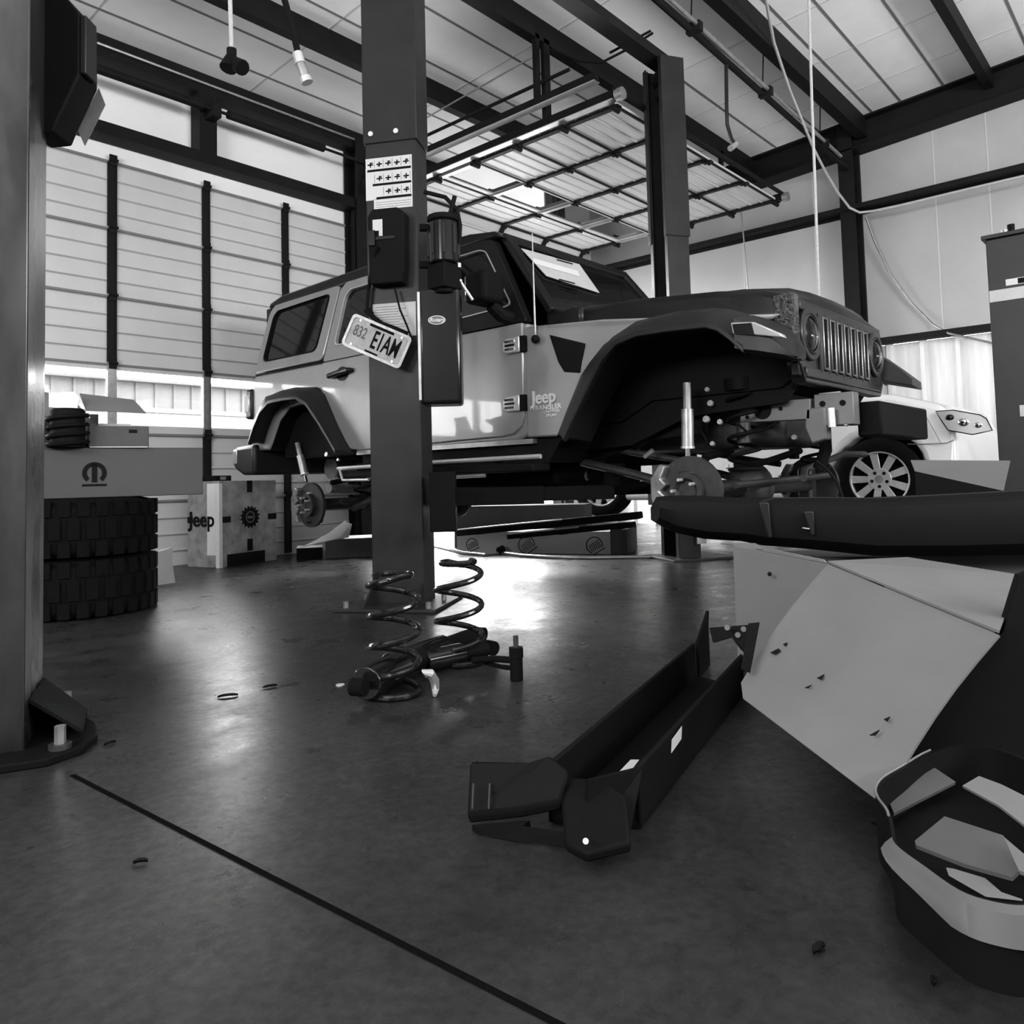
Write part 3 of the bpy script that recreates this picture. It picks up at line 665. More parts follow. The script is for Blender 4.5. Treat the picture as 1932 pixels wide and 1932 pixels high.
# flares: lip outline L (outboard), crest outline U
def flare(name, L, U, xl, xu, xi, m, mirror=False):
    secs = []
    for (l, u_) in zip(L, U):
        s_ = [(xi, u_[0], u_[1]-.012), (xu, u_[0], u_[1]), ((xu+xl)/2-.01, (u_[0]+l[0])/2, (u_[1]+l[1])/2+.018), (xl, l[0], l[1]+.006), (xl-.003, l[0], l[1]-.020), (xl+.025, l[0], l[1]-.022), (xl+.05, l[0], l[1]+.0), (xi, (u_[0]*.4+l[0]*.6), (u_[1]*.4+l[1]*.6)-.02)]
        if mirror: s_ = [(mx(p[0]), p[1], p[2]) for p in s_]
        secs.append(s_)
    return MB().loft(secs).build(name, m, jeep, smooth=45, bevel=.004)
M_flare = mat('dark_moulded_plastic', .011, .42, spec=.2)
FLp = ((1062, 826), (1090, 765), (1135, 672), (1161, 643), (1200, 627), (1265, 617), (1330, 610), (1352, 616), (1375, 633), (1402, 657))
FUp = ((1050, 824), (1070, 772), (1096, 708), (1122, 672), (1155, 636), (1200, 606), (1278, 587), (1345, 581), (1378, 583), (1410, 592))
XL_ = 3.13
Lf_ = [side(*p, X=XL_) for p in FLp]; Uf_ = [side(*p, X=3.27) for p in FUp]
ffl = flare('front_flare', Lf_, Uf_, XL_, 3.27, 3.46, M_flare)
# forward nose of the flare with the turn lamp
nose_t = [side(*p, X=3.2) for p in ((1400, 588), (1440, 603), (1482, 634), (1510, 660))]
secs = []
for k, (yy, zz) in enumerate(nose_t):
    lo = (1.185, 1.165, 1.14, 1.125)[k]; xo = (3.13, 3.14, 3.155, 3.19)[k]; xi_ = (3.50, 3.46, 3.36, 3.26)[k]; xm_ = min(3.30, xi_-.03)
    secs.append([(xi_, yy, zz+.006), (xm_, yy, zz), (xo, yy+.01, zz-.035), (xo, yy+.01, lo), (xm_, yy, lo-.015), (xi_, yy, lo)])
nose = MB().loft(secs).build('flare_nose', M_flare, jeep, bevel=.012, smooth=40)
tl = [side(*p, X=3.128) for p in ((1380, 609), (1424, 608), (1475, 630), (1480, 637), (1425, 632), (1384, 630))]
tlb = MB().prism(tl, 3.118, 3.16).build('turn_lamp', M_lens, nose, bevel=.005)
tl2 = [side(*p, X=3.116) for p in ((1382, 612), (1418, 609), (1424, 631), (1386, 629))]
MB().prism(tl2, 3.112, 3.119).build('lamp_bulb_housing', M_blackgloss, nose)
flare('front_flare', Lf_, Uf_, XL_, 3.27, 3.46, M_flare, mirror=True)
secs2 = []
for k, s_ in enumerate(secs):
    xi2 = (3.50, 3.47, 3.44, 3.42)[k]
    secs2.append([(mx(xi2 if j in (0, 5) else p[0]), p[1], p[2]) for j, p in enumerate(s_)])
MB().loft(secs2).build('flare_nose', M_flare, jeep, bevel=.012, smooth=40)
RLp = ((468, 834), (477, 805), (490, 774), (505, 757), (530, 751), (557, 748), (577, 761), (600, 795), (632, 850))
RUp = ((474, 832), (482, 800), (493, 770), (502, 749), (530, 737), (556, 731), (597, 730), (612, 744), (658, 853))
Lr = [side(*p, X=XL_) for p in RLp]; Ur = [side(*p, X=3.28) for p in RUp]
rfl = flare('rear_flare', Lr, Ur, XL_, 3.28, 3.36, M_flare)
flare('rear_flare', Lr, Ur, XL_, 3.28, 3.36, M_flare, mirror=True)
# grille with seven slots, lamps
GY = 1.385
def gz(z): return GY+.02*(z-1.1)
b = MB()
gx0, gx1 = 3.52, 4.72; gz0, gz1 = 1.085, 1.445
sl_c = [XC+(k-3)*.098 for k in range(7)]
b.prism([(gx0, 1.16), (gx0+.06, gz0), (gx1-.06, gz0), (gx1, 1.16), (gx1, 1.14), (gx1-.055, 1.06), (gx0+.055, 1.06), (gx0, 1.14)], GY-.02, GY+.05, 'Y')
b.box((gx0+.02, GY-.02, 1.395), (gx1-.02, GY+.04, gz1)); b.box((gx0+.06, GY-.022, 1.085), (gx1-.06, GY+.04, 1.135))
edges = [gx0+.235]+[c_+.034 for c_ in sl_c]; edges2 = [c_-.034 for c_ in sl_c]+[gx1-.235]
for a_, c_ in zip(edges, edges2): b.box((a_, GY-.025, 1.12), (c_, GY+.03, 1.41))
b.ring([(gx0+.125+.125*math.cos(a), 1.29+.125*math.sin(a)) for a in [2*math.pi*k/24 for k in range(24)]], [(gx0+.125+.095*math.cos(a), 1.29+.095*math.sin(a)) for a in [2*math.pi*k/24 for k in range(24)]], GY-.03, GY+.03, 'Y')
b.box((gx0, GY-.01, 1.09), (gx0+.24, GY+.03, 1.20))
b.ring([(gx1-.125+.125*math.cos(a), 1.29+.125*math.sin(a)) for a in [2*math.pi*k/24 for k in range(24)]], [(gx1-.125+.095*math.cos(a), 1.29+.095*math.sin(a)) for a in [2*math.pi*k/24 for k in range(24)]], GY-.03, GY+.03, 'Y')
b.box((gx1-.24, GY-.01, 1.09), (gx1, GY+.03, 1.20))
gr = b.build('grille', mat('grille_paint_shaded', .016, .3, coat=.06, spec=.25), jeep, bevel=.008)  # front face darkened in colour for the dim room it faces
for c_ in sl_c:
    MB().ring([(c_-.034, 1.135), (c_+.034, 1.135), (c_+.034, 1.395), (c_-.034, 1.395)], [(c_-.024, 1.147), (c_+.024, 1.147), (c_+.024, 1.383), (c_-.024, 1.383)], GY-.032, GY+.01, 'Y').build('slot_trim', mat('satin_slot_trim', .16, .25, metal=.8), gr, bevel=.004)
MB().box((gx0+.02, GY+.035, 1.10), (gx1-.02, GY+.06, 1.44)).build('grille_mesh', M_black, gr)
for hx in (gx0+.125, gx1-.125):
    hl = MB().lathe([(.0, -.045), (.05, -.040), (.085, -.022), (.095, 0), (.095, .03)], (hx, GY, 1.29), (0, 1, 0), 28).build('headlamp', M_blackgloss, gr)
    MB().lathe([(.098, -.022), (.088, -.034), (.082, -.028)], (hx, GY, 1.29), (0, 1, 0), 28).build('lamp_bezel', M_castiron, gr)
    b = MB(); b.box((hx-.04, GY-.043, 1.275), (hx+.04, GY-.036, 1.281)); b.build('lamp_bar', M_bright, gr)
# bright side marker clutter between fender and headlamp
b = MB()
random.seed(3)
MB().box((3.455, 1.36, 1.22), (3.52, 1.46, 1.46)).build('lamp_side_lens', mat('faceted_lens', .09, .08, metal=.95, noise=.95, scale=60, bump=1.0), gr, bevel=.01)
# badges and door furniture
Ms = lambda y_, z_, off=.0: frame((XN-.016-off, y_, z_), (0, -1, 0), (0, 0, 1))
q = side(1028, 750); text('badge', 'Jeep', .098, Ms(q[0], q[1], -.009), M_sticker, jeep, ext=.006, bold=.003, label='bright raised maker badge')
q = side(1030, 769); text('badge', 'WRANGLER', .036, Ms(q[0], q[1], -.009), M_bright, jeep, ext=.002, bold=.0008, sx=1.15)
q = side(1040, 779); text('badge', 'UNLIMITED', .020, Ms(q[0]-.01, q[1]+.008, -.009), M_bright, jeep, ext=.002, bold=.0006, sx=1.1)
text('badge', 'SPORT', .020, Ms(q[0]-.01, q[1]-.013, -.009), M_bright, jeep, ext=.002, bold=.0006, sx=1.3)
for (px_, py_) in ((966, 652), (966, 762)):
    y_, z_ = side(px_, py_, X=XN-.02)
    h = MB().prism([(y_-.065, z_-.045), (y_-.065, z_+.045), (y_+.035, z_+.040), (y_+.06, z_+.02), (y_+.06, z_-.025), (y_+.035, z_-.045)], XN-.034, XN-.012).build('door_hinge', M_bright, fd, bevel=.007)
    for k in range(3): MB().box((XN-.040, y_-.03, z_-.028+k*.022), (XN-.030, y_+.04, z_-.016+k*.022)).build('hinge_rib', M_blackgloss if k == 1 else M_chrome, fd)
    MB().box((XN-.03, y_-.10, z_-.045), (XN+.0, y_-.062, z_+.045)).build('hinge_leaf', M_black, fd, bevel=.004)
for par, (px_, py_) in ((rd, (645, 705)),):
    y_, z_ = side(px_, py_, X=XN-.02)
    MB().prism([(y_+.07*math.cos(a), z_+.05*math.sin(a)) for a in [2*math.pi*k/20 for k in range(20)]], XN-.018, XN-.010).build('handle_recess', M_blackgloss, par)
    b = MB(); b.tube([(XN-.02, y_+.14, z_-.006), (XN-.045, y_+.12, z_-.006), (XN-.05, y_, z_+.004), (XN-.045, y_-.10, z_+.012), (XN-.02, y_-.13, z_+.012)], [.012, .020, .022, .020, .012], 10); b.build('door_handle', M_blackpaint_hoodshade, par)
# mirror
MB().box((3.06, 2.90, 1.63), (3.24, 3.06, 1.81)).build('mirror', M_black, fd, bevel=.03, seg=3)
MB().box((3.075, 3.055, 1.65), (3.225, 3.066, 1.79)).build('mirror_glass', mat('mirror_glass', .6, .03, metal=1.0), fd, bevel=.003)
MB().tube([(3.18, 2.96, 1.63), (3.24, 2.94, 1.575), (3.32, 2.92, 1.56)], .04, 10).build('mirror_arm', M_black, fd)
# antenna
p0, p1 = P(1010, 640, X=3.27), P(1004, 440, X=3.27)
b = MB(); b.tube([p0, p1], [.006, .003], 6); an_ = b.build('antenna', M_galv, jeep)
MB().ball(p0, .024).build('antenna_base', M_black, an_)
# side step
b = MB(); b.tube([P(638, 884, X=3.16), P(808, 873, X=3.16), P(1020, 861, X=3.16)], .013, 8); st_ = b.build('step_rail', M_bright, jeep)
b = MB(); b.box((3.17, 2.68, .69), (3.32, 4.42, .735)); b.build('side_step', M_black, jeep, bevel=.01)
b = MB(); b.tube([P(640, 884, X=3.15), P(647, 906, X=3.15), P(696, 905, X=3.15)], .010, 8); b.build('step_rail', M_galv, jeep)
b = MB(); b.tube([P(806, 873, X=3.15), P(818, 902, X=3.15), P(915, 897, X=3.15)], .010, 8); b.build('step_rail', M_galv, jeep)
MB().prism([(2.7, .74), (4.34, .74), (4.34, .86), (2.60, .87)], XN+.03, XFs-.03).build('rocker', M_black, jeep)
for y_ in (2.95, 3.6, 4.2): MB().box((3.2, y_-.03, .70), (3.6, y_+.03, .78)).build('step_bracket', M_black, jeep)
# rear bumper, tail lamps, spare wheel
rb = MB().prism([(5.62, .98), (5.90, .97), (5.95, .94), (5.94, .80), (5.80, .74), (5.62, .74)], XN-.05, XFs+.05).build('rear_bumper', M_flare, jeep, bevel=.03, seg=3)
MB().box((XN-.052, 5.86, .82), (XN+.3, 5.955, .955)).build('bumper_end', M_galv, rb, bevel=.02)
for X_ in (XN-.02, XFs-.14):
    l_ = MB().box((X_, 5.70, 1.19), (X_+.16, 5.80, 1.43)).build('tail_lamp', M_flare, jeep, bevel=.02)
    MB().box((X_-.004, 5.735, 1.24), (X_+.10, 5.806, 1.385)).build('lamp_lens', M_lens, l_, bevel=.008)
sp = MB().lathe([(.17, -.12), (.33, -.12), (.38, -.08), (.39, 0), (.38, .08), (.33, .12), (.17, .12)], (XC, 5.88, 1.42), (0, 1, 0), 40).build('spare_wheel', M_rubber, jeep)
# chassis
for X_ in (3.72, 4.46):
    MB().prism([(1.96, .86), (2.3, .84), (2.7, .72), (4.4, .70), (4.8, .84), (5.7, .86), (5.7, .96), (4.7, .95), (4.3, .80), (2.8, .82), (2.4, .96), (1.96, .98)], X_-.035, X_+.035).build('frame_rail', M_black, jeep, bevel=.006)
    ha, hb_, hc_, hd_ = P(1398, 798, X=3.70), P(1398, 762, X=3.70), P(1530, 752, X=3.70), P(1530, 791, X=3.70)
    fr_ = MB().prism([(ha.y, ha.z), (hb_.y, hb_.z), (hc_.y, hc_.z), (hd_.y, hd_.z)], X_-.03, X_+.04).build('frame_horn', mat('grey_frame_and_lit_horn', .11, .45, metal=.2) if X_ < 4 else M_black, jeep, bevel=.004)  # near horn paler than the black rail: light on it painted in
    if X_ < 4:
        for px_, py_, r_ in ((1439, 774, .045), (1414, 765, .012), (1410, 787, .010), (1473, 771, .010)):
            hp = P(px_, py_, X=X_-.03); MB().cyl((X_-.034, hp.y, hp.z), (X_-.028, hp.y, hp.z), r_, 18).build('frame_hole', M_black, fr_)
        e0_, e1_ = P(1533, 745, X=3.70), P(1612, 800, X=3.70)
        MB().box((X_-.02, e1_.y, e1_.z), (X_+.06, e0_.y-.005, e0_.z)).build('frame_bracket', mat('grey_frame_and_lit_horn', .11), jeep, bevel=.004)
        for px_, py_ in ((1552, 762), (1590, 760)):
            hp = P(px_, py_, X=X_-.02); MB().cyl((X_-.024, hp.y, hp.z), (X_-.018, hp.y, hp.z), .014, 14).build('bracket_hole', M_black, jeep)
bq0, bq1 = P(1640, 757, Y=1.18), P(1733, 830, Y=1.18)
MB().box((bq0.x, 1.13, bq1.z), (bq1.x, 1.24, bq0.z)).build('bumper_beam', M_blacksteel, jeep, bevel=.012)
MB().cyl(P(1567, 770, X=3.66), P(1570, 806, X=3.66), .018, 12).build('tow_hook', M_bright, jeep)
MB().prism([(2.72, 1.45), (2.72, .80), (2.35, .82), (2.0, .95), (1.5, .98), (1.42, 1.1), (1.42, 1.43)], 3.62, 3.68).build('wheel_house_liner', M_black, jeep)
MB().prism([(2.72, 1.45), (2.72, .80), (2.35, .82), (2.0, .95), (1.5, .98), (1.42, 1.1), (1.42, 1.43)], 4.56, 4.62).build('wheel_house_liner', M_black, jeep)
MB().box((3.65, 2.9, .60), (4.6, 4.3, .78)).build('gearbox', M_black, jeep, bevel=.04)
MB().box((3.85, 1.6, .78), (4.35, 2.5, 1.1)).build('engine_sump', M_castiron, jeep, bevel=.05)
for (yc, zc, nm) in ((1.86, .575, 'front_axle'), (5.0, .50, 'rear_axle')):
    ax = MB().tube([(3.42, yc, zc), (3.8, yc, zc), (4.8, yc, zc)], .045, 14).build(nm, M_castiron, jeep)
    MB().ball((4.0, yc, zc), .14, 12, (1, .9, 1)).build('differential', M_castiron, ax)
    MB().tube([(3.5, yc-.16, zc+.02), (4.75, yc-.16, zc+.05)], .018, 8).build('tie_rod', M_castiron, ax)
    MB().tube([(3.55, yc+.02, zc+.16), (4.65, yc-.05, zc+.32)], .020, 8).build('track_bar', M_blacksteel, ax)
    for X_ in (3.36, 4.88):
        r_ = MB().lathe([(.0, -.03), (.045, -.03), (.06, -.05), (.085, -.05), (.085, -.012), (.165, -.012), (.165, .012), (.085, .012), (0, .012)], (X_, yc, zc), (1 if X_ < 4 else -1, 0, 0), 40).build('brake_disc', M_castiron, ax)
        s_ = 1 if X_ < 4 else -1
        b = MB(); b.box((X_-.02*s_, yc-.03, zc-.14), (X_+.09*s_, yc+.06, zc+.10)); b.build('knuckle', M_castiron, ax, bevel=.02)
        c = MB(); c.prism([(yc+.10, zc-.13), (yc+.15, zc-.12), (yc+.19, zc-.04), (yc+.19, zc+.06), (yc+.14, zc+.13), (yc+.10, zc+.12), (yc+.13, zc+.06), (yc+.10, zc+.03), (yc+.14, zc), (yc+.10, zc-.03), (yc+.13, zc-.08)], X_-.055*s_, X_+.05*s_); c.build('brake_caliper', M_steel, ax, bevel=.008)
        for k in range(5):
            a = 2*math.pi*k/5; MB().cyl((X_-.05*s_, yc+.055*math.cos(a), zc+.055*math.sin(a)), (X_-.085*s_, yc+.055*math.cos(a), zc+.055*math.sin(a)), .008, 8).build('wheel_stud', M_bright, ax)
for yc, nm, X_, pA, pB in ((1.86, 'f', 3.46, (1296, 722), (1298, 865)), (5.0, 'r', 3.40, (561, 836), (577, 905))):
    a_, b_ = P(*pA, X=X_), P(*pB, X=X_); d_ = b_-a_
    sh = MB().cyl(a_+d_*.35, a_+d_*.86, .030, 14).build('shock_absorber', M_galv, jeep)
    MB().cyl(a_, a_+d_*.36, .020, 10).build('dust_boot', M_steel, sh)
    MB().cyl(a_+d_*.86, b_+d_*.06, .012, 8).build('piston_rod', M_chrome, sh)
    MB().cyl(a_+d_*.84, a_+d_*.87, .034, 14).build('collar', M_bright, sh)
    MB().cyl((mx(X_), a_.y, a_.z), (mx(X_), b_.y, b_.z), .03, 12).build('shock_absorber', M_blacksteel, jeep)
for X_ in (3.66, 4.58):
    z0_, z1_ = .66, 1.08
    MB().helix((X_, 1.72, z0_), .075, .010, z1_-z0_, 5.5, a0=1).build('coil_spring', M_blacksteel, jeep)
    MB().helix((X_, 4.75, .55), .075, .010, .34, 5, a0=2).build('coil_spring', M_blacksteel, jeep)
    MB().cyl((X_, 1.72, 1.06), (X_, 1.72, 1.12), .09, 16).build('spring_seat', M_blacksteel, jeep)
    MB().cyl((X_, 1.72, .80), (X_, 1.72, .90), .035, 12).build('bump_stop', M_castiron, jeep)
    MB().tube([(X_, 1.90, .54), (X_-.02, 2.35, .66), (X_, 2.72, .74)], .024, 10).build('control_arm', M_castiron, jeep)
    MB().tube([(X_+.05, 1.95, .70), (X_+.05, 2.5, .80)], .018, 10).build('control_arm', M_castiron, jeep)
    MB().tube([(X_, 4.9, .46), (X_, 4.2, .66)], .024, 10).build('control_arm', M_castiron, jeep)
MB().tube([(3.7, 1.45, .62), (3.9, 1.52, .66), (4.4, 1.5, .74), (4.7, 1.48, .74)], .018, 8).build('steering_damper', M_castiron, jeep)
MB().tube([P(1385, 855, X=3.8), P(1430, 840, X=3.9), P(1500, 820, X=4.1), P(1540, 812, X=4.3)], .016, 8).build('drag_link', M_castiron, jeep)
MB().tube([P(1385, 880, X=3.8), P(1450, 870, X=3.9), P(1510, 850, X=4.1)], .018, 8).build('sway_bar', M_blacksteel, jeep)
MB().tube([P(1555, 795, X=3.9), P(1558, 850, X=3.9), P(1545, 885, X=3.9)], .03, 10).build('steering_box', M_blacksteel, jeep)
MB().cyl((3.62, 5.15, .62), (3.90, 5.15, .60), .04, 14).build('exhaust_tip', M_steel, jeep)
MB().cyl((3.78, 5.35, .78), (4.4, 5.35, .78), .09, 18).build('muffler', M_galv, jeep)
MB().tube([(3.95, 2.9, .66), (3.9, 4.2, .66), (3.85, 5.2, .74)], .03, 10).build('exhaust_pipe', M_steel, jeep)

# fasteners, brake hoses and brackets catching the light under the body
for px_, py_, X_, r_ in ((1336, 736, 3.60, .012), (1342, 762, 3.60, .016), (1334, 792, 3.60, .018), (1360, 797, 3.62, .014), (1346, 838, 3.62, .012), (1400, 842, 3.75, .012), (1372, 880, 3.62, .014), (1352, 905, 3.60, .016), (1500, 826, 3.95, .014), (1470, 896, 3.9, .010), (1598, 800, 3.72, .012), (632, 830, 3.45, .014), (618, 858, 3.45, .018), (640, 868, 3.42, .010), (1240, 905, 3.34, .012)):
    q_ = P(px_, py_, X=X_); MB().cyl(q_, q_+Vector((-.015, 0, .004)), r_, 8).build('fastener', M_bright, jeep)
for pts_ in (((1312, 800), (1330, 825), (1340, 860), (1325, 890)), ((1392, 800), (1410, 815), (1440, 812), (1470, 795)), ((1540, 870), (1560, 885), (1580, 910), (1590, 940))):
    MB().tube([P(*p_, X=3.62) for p_ in pts_], .007, 6).build('brake_hose', M_black, jeep)
MB().tube([P(1205, 803, X=3.70), P(1262, 768, X=3.70)], .008, 6).build('brake_line', M_galv, jeep)
MB().tube([P(1216, 862, X=3.60), P(1232, 850, X=3.60)], .014, 6).build('sensor_bracket', M_galv, jeep)
MB().slab([P(*p_, X=3.85) for p_ in ((1545, 742), (1585, 738), (1585, 772), (1575, 776), (1568, 770), (1548, 772))], .006).build('spec_sticker', M_sticker, jeep)
MB().prism([(1.33, .80), (1.40, .78), (1.43, .86), (1.42, .95), (1.33, .95)], 3.69, 3.76).build('steering_bracket', mat('grey_frame_and_lit_horn', .11), jeep, bevel=.008)

# ------------------------------------------------------------------ left foreground lift column
llift = thing('lift_column', 'large worn steel lift column at the left edge, with a bolted base plate', 'lift column', (0.55, 2.42, 0))
lc = Vector((.655, 2.21, 0)); e1 = Vector((.42, .91, 0)).normalized(); e2 = Vector((-.91, .42, 0)).normalized()
Ml = Matrix(((e1.x, e2.x, 0, lc.x), (e1.y, e2.y, 0, lc.y), (0, 0, 1, 0), (0, 0, 0, 1)))
b = MB(Ml); pl = [(0, 0), (.30, 0), (.30, .05), (.29, .05), (.29, .012), (.012, .012), (.012, .34), (.29, .34), (.29, .30), (.30, .30), (.30, .352), (0, .352)]
b.loft([[(p[0], p[1], 0) for p in pl], [(p[0], p[1], 3.7) for p in pl]]); lcol = b.build('column', mat('worn_lift_steel', .055, .3, metal=.75, noise=.6, scale=4, rn=.12, stretch=(1, 1, .35)), llift, bevel=.010, seg=3)
bp = [(-.10, -.06), (-.04, -.13), (.06, -.155), (.18, -.14), (.30, -.09), (.42, -.04), (.42, .5), (-.12, .52)]
MB(Ml).prism(bp, 0, .02, 'Z').build('base_plate', M_blacksteel, llift, bevel=.004)
q = [Ml @ Vector(p) for p in ((.05, -.005, .02), (.27, -.17, .02), (.25, -.15, .06), (.10, -.005, .22))]
MB().slab([Ml @ Vector((.30, -.003, .02)), Ml @ Vector((.25, -.115, .02)), Ml @ Vector((.25, -.115, .04)), Ml @ Vector((.30, -.003, .13))], .012).build('gusset', M_blacksteel, llift)
MB().slab([Ml @ Vector((.30, -.003, .13)), Ml @ Vector((.25, -.115, .04)), Ml @ Vector((.03, -.125, .04)), Ml @ Vector((.05, -.003, .13))], .008).build('gusset', M_blacksteel, llift)
for a_, c_ in ((-.03, -.08), (.33, -.055), (-.07, .12)):
    MB(Ml).cyl((a_, c_, .02), (a_, c_, .032), .026, 14).build('anchor_washer', M_castiron, llift)
    MB(Ml).cyl((a_, c_, .032), (a_, c_, .075), .013, 6).build('anchor_bolt', M_steel, llift)
bx = P(112, 120, D=2.25); fx_ = Vector((rt.x, rt.y, 0)).normalized(); fy_ = Vector((fw.x, fw.y, 0)).normalized()
Mb = Matrix(((fx_.x, fy_.x, 0, bx.x), (fx_.y, fy_.y, 0, bx.y), (0, 0, 1, 0), (0, 0, 0, 1)))
def lz(py): return P(112, py, D=2.25).z
def lx(px): return (P(px, 120, D=2.25)-bx).dot(fx_)
z = [lz(v) for v in (0, 135, 215, 250)]
b = MB(Mb); pl = [(lx(58), lz(255)), (lx(100), lz(252)), (lx(112), lz(222)), (lx(150), lz(140)), (lx(150), lz(22)), (lx(126), lz(-8)), (lx(58), lz(-14))]
b.prism(pl, 0, .10, 'Y'); hb = b.build('control_box', M_black, llift, bevel=.006)
b = MB(Mb); b.prism([(lx(113), lz(222)), (lx(151), lz(138)), (lx(151), lz(142)), (lx(117), lz(226))], .004, .16, 'Y')
b = MB(Mb); b.prism([(lx(110), lz(218)), (lx(151), lz(134)), (lx(164), lz(168)), (lx(124), lz(250))], .101, .104, 'Y'); b.build('lit_underside', M_galv, hb)  # pale plate painting the light on the box's underside
b = MB(Mb); b.box((lx(150), .0, lz(140)), (lx(162), .06, lz(26))); b.build('side_cover', M_postdark, hb, bevel=.004)

# ------------------------------------------------------------------ tyre stack and cartons on it
tc_ = Vector((1.62, 4.66, 0))
for k, lab in enumerate(('black knobbly tyre lying flat on the floor, under another tyre', 'black knobbly tyre lying on top of another, under a long carton')):
    z0 = k*.305; Rt = .40
    t_ = thing('tyre', lab, 'tyre', (tc_.x, tc_.y, z0), 'stacked tyres')
    pr = [(.215, .03), (.24, .008), (.33, .0), (.375, .012), (Rt, .05), (Rt, .255), (.375, .293), (.33, .305), (.24, .297), (.215, .275), (.205, .15), (.215, .03)]
    MB().lathe([(r_, h_+z0) for r_, h_ in pr], tc_, (0, 0, 1), 64).build('casing', M_rubber, t_)
    b = MB(); 
    for i in range(30):
        for j, (za, zb_) in enumerate(((.012, .085), (.10, .20), (.215, .293))):
            a = 2*math.pi*(i+.5*(j % 2))/30; a2 = a+.13
            b.add([(tc_.x+r_*math.cos(t), tc_.y+r_*math.sin(t), z0+zz) for zz in (za, zb_) for r_ in (Rt-.02, Rt+.012) for t in (a, a2)], [(0, 1, 3, 2), (4, 6, 7, 5), (0, 4, 5, 1), (2, 3, 7, 6), (0, 2, 6, 4), (1, 5, 7, 3)])
    o_ = b.build('tread_blocks', M_rubber, t_); o_['kind'] = 'stuff'
def carton(name, lab, M, w, d, h, m, group=None, parent=None, bevel=.004, cat='carton'):
    o_ = Vector(M @ Vector((0, 0, 0)))
    t_ = thing(name, lab, cat, o_, group)
    MB(M).box((0, 0, 0), (w, d, h)).build('box', m, t_, bevel=bevel)
    return t_
# long carton with round emblem
zc0 = .612
pr_ = P(383, 943, D=4.45); pl_ = P(60, 945, D=3.98)
u_ = Vector((pr_.x-pl_.x, pr_.y-pl_.y, 0)); Lw = u_.length; u_.normalize(); v_ = Vector((-u_.y, u_.x, 0))
Mc = Matrix(((u_.x, v_.x, 0, pl_.x), (u_.y, v_.y, 0, pl_.y), (0, 0, 1, zc0), (0, 0, 0, 1)))
hc = .265
M_card2 = mat('grey_printed_cardboard', .038, .6, noise=.06, scale=3)
lcart = carton('long_carton', 'long grey carton with a round black emblem, lying across the tyre stack', Mc, Lw, .55, hc, M_card2)
def omega(M, s, par, m):
    """round emblem: a disc cut by two slots, over a bar"""
    b = MB(M)
    n = 24; R = s; ring_o = []; 
    out = [(R*math.cos(a), R*math.sin(a)) for a in [math.radians(-50+280*k/n) for k in range(n+1)]]
    inn = [(R*.62*math.cos(a), R*.62*math.sin(a)) for a in [math.radians(-50+280*k/n) for k in range(n+1)]]
    vs = [(p[0], p[1], zz) for zz in (0, .002) for p in out+inn]; N = n+1; fs = []
    for k in range(n): fs += [(k, k+1, N+k+1, N+k), (2*N+k, 3*N+k, 3*N+k+1, 2*N+k+1), (k, 2*N+k, 2*N+k+1, k+1), (N+k, N+k+1, 3*N+k+1, 3*N+k)]
    b.add(vs, fs); b.box((-.22*R, -R*.85, 0), (.22*R, R*.85, .002)); b.box((-R, -R*1.2, 0), (R, -R*1.0, .002))
    return b.build('emblem', m, par)
ex = (P(181, 898, D=4.1)-pl_).dot(u_)
omega(frame(Mc @ Vector((ex, -.001, .13)), u_, (0, 0, 1)), .058, lcart, M_ink)
# small carton on it
zt_ = zc0+hc
def on_top(px, py, z): return P(px, py, Z=z)
def place_box(name, lab, pL, pR, depth, h, m, z, group=None, D=None, cat='carton'):
    a_ = P(*pL, D=D[0]); c_ = P(*pR, D=D[1]); u = Vector((c_.x-a_.x, c_.y-a_.y, 0)); L_ = u.length; u.normalize(); v = Vector((-u.y, u.x, 0))
    M = Matrix(((u.x, v.x, 0, a_.x), (u.y, v.y, 0, a_.y), (0, 0, 1, z), (0, 0, 0, 1)))
    return carton(name, lab, M, L_, depth, h, m, group, cat=cat), M, L_
sc1, Ms1, Ls1 = place_box('small_carton', 'small closed carton with a hand slot on the end of the long carton', (167, 845), (281, 848), .25, .115, M_carddark, zt_, D=(4.13, 4.28))
MB(Ms1).box((Ls1*.66, -.002, .078), (Ls1*.80, .001, .096)).build('hand_slot', M_ink, sc1)
MB(Ms1).box((Ls1*.02, -.0015, .0), (Ls1*.98, .0, .004)).build('edge_tape', M_cardwhite, sc1)  # narrow white strip along the carton's bottom front edge
# open carton with spread flaps, a dark coil showing inside
aO = P(70, 842, D=4.15); 
uO = u_; vO = v_
MO = Matrix(((uO.x, vO.x, 0, aO.x), (uO.y, vO.y, 0, aO.y+.0), (0, 0, 1, zt_), (0, 0, 0, 1))) @ Matrix.Translation((0, .10, 0))
oc = thing('open_carton', 'open carton with spread torn flaps on top of the long carton', 'carton', MO @ Vector((.2, .2, 0)))
Wo, Do, Ho = .30, .26, .20
b = MB(MO); b.box((.26, 0, 0), (Wo+.0, .006, Ho)); b.box((0, Do-.006, 0), (Wo, Do, Ho)); b.box((0, 0, 0), (.006, Do, Ho)); b.box((Wo-.006, 0, 0), (Wo, Do, Ho)); b.box((0, 0, 0), (Wo, Do, .005)); b.box((0, 0, 0), (.26, .006, .02)); b.build('box', M_carddark, oc)
b = MB(); b.slab([MO @ Vector(p) for p in ((0, Do, Ho), (Wo-.02, Do, Ho), (Wo-.10, Do+.07, Ho+.13), (0, Do+.07, Ho+.16))], .004); b.build('flap', M_card, oc)
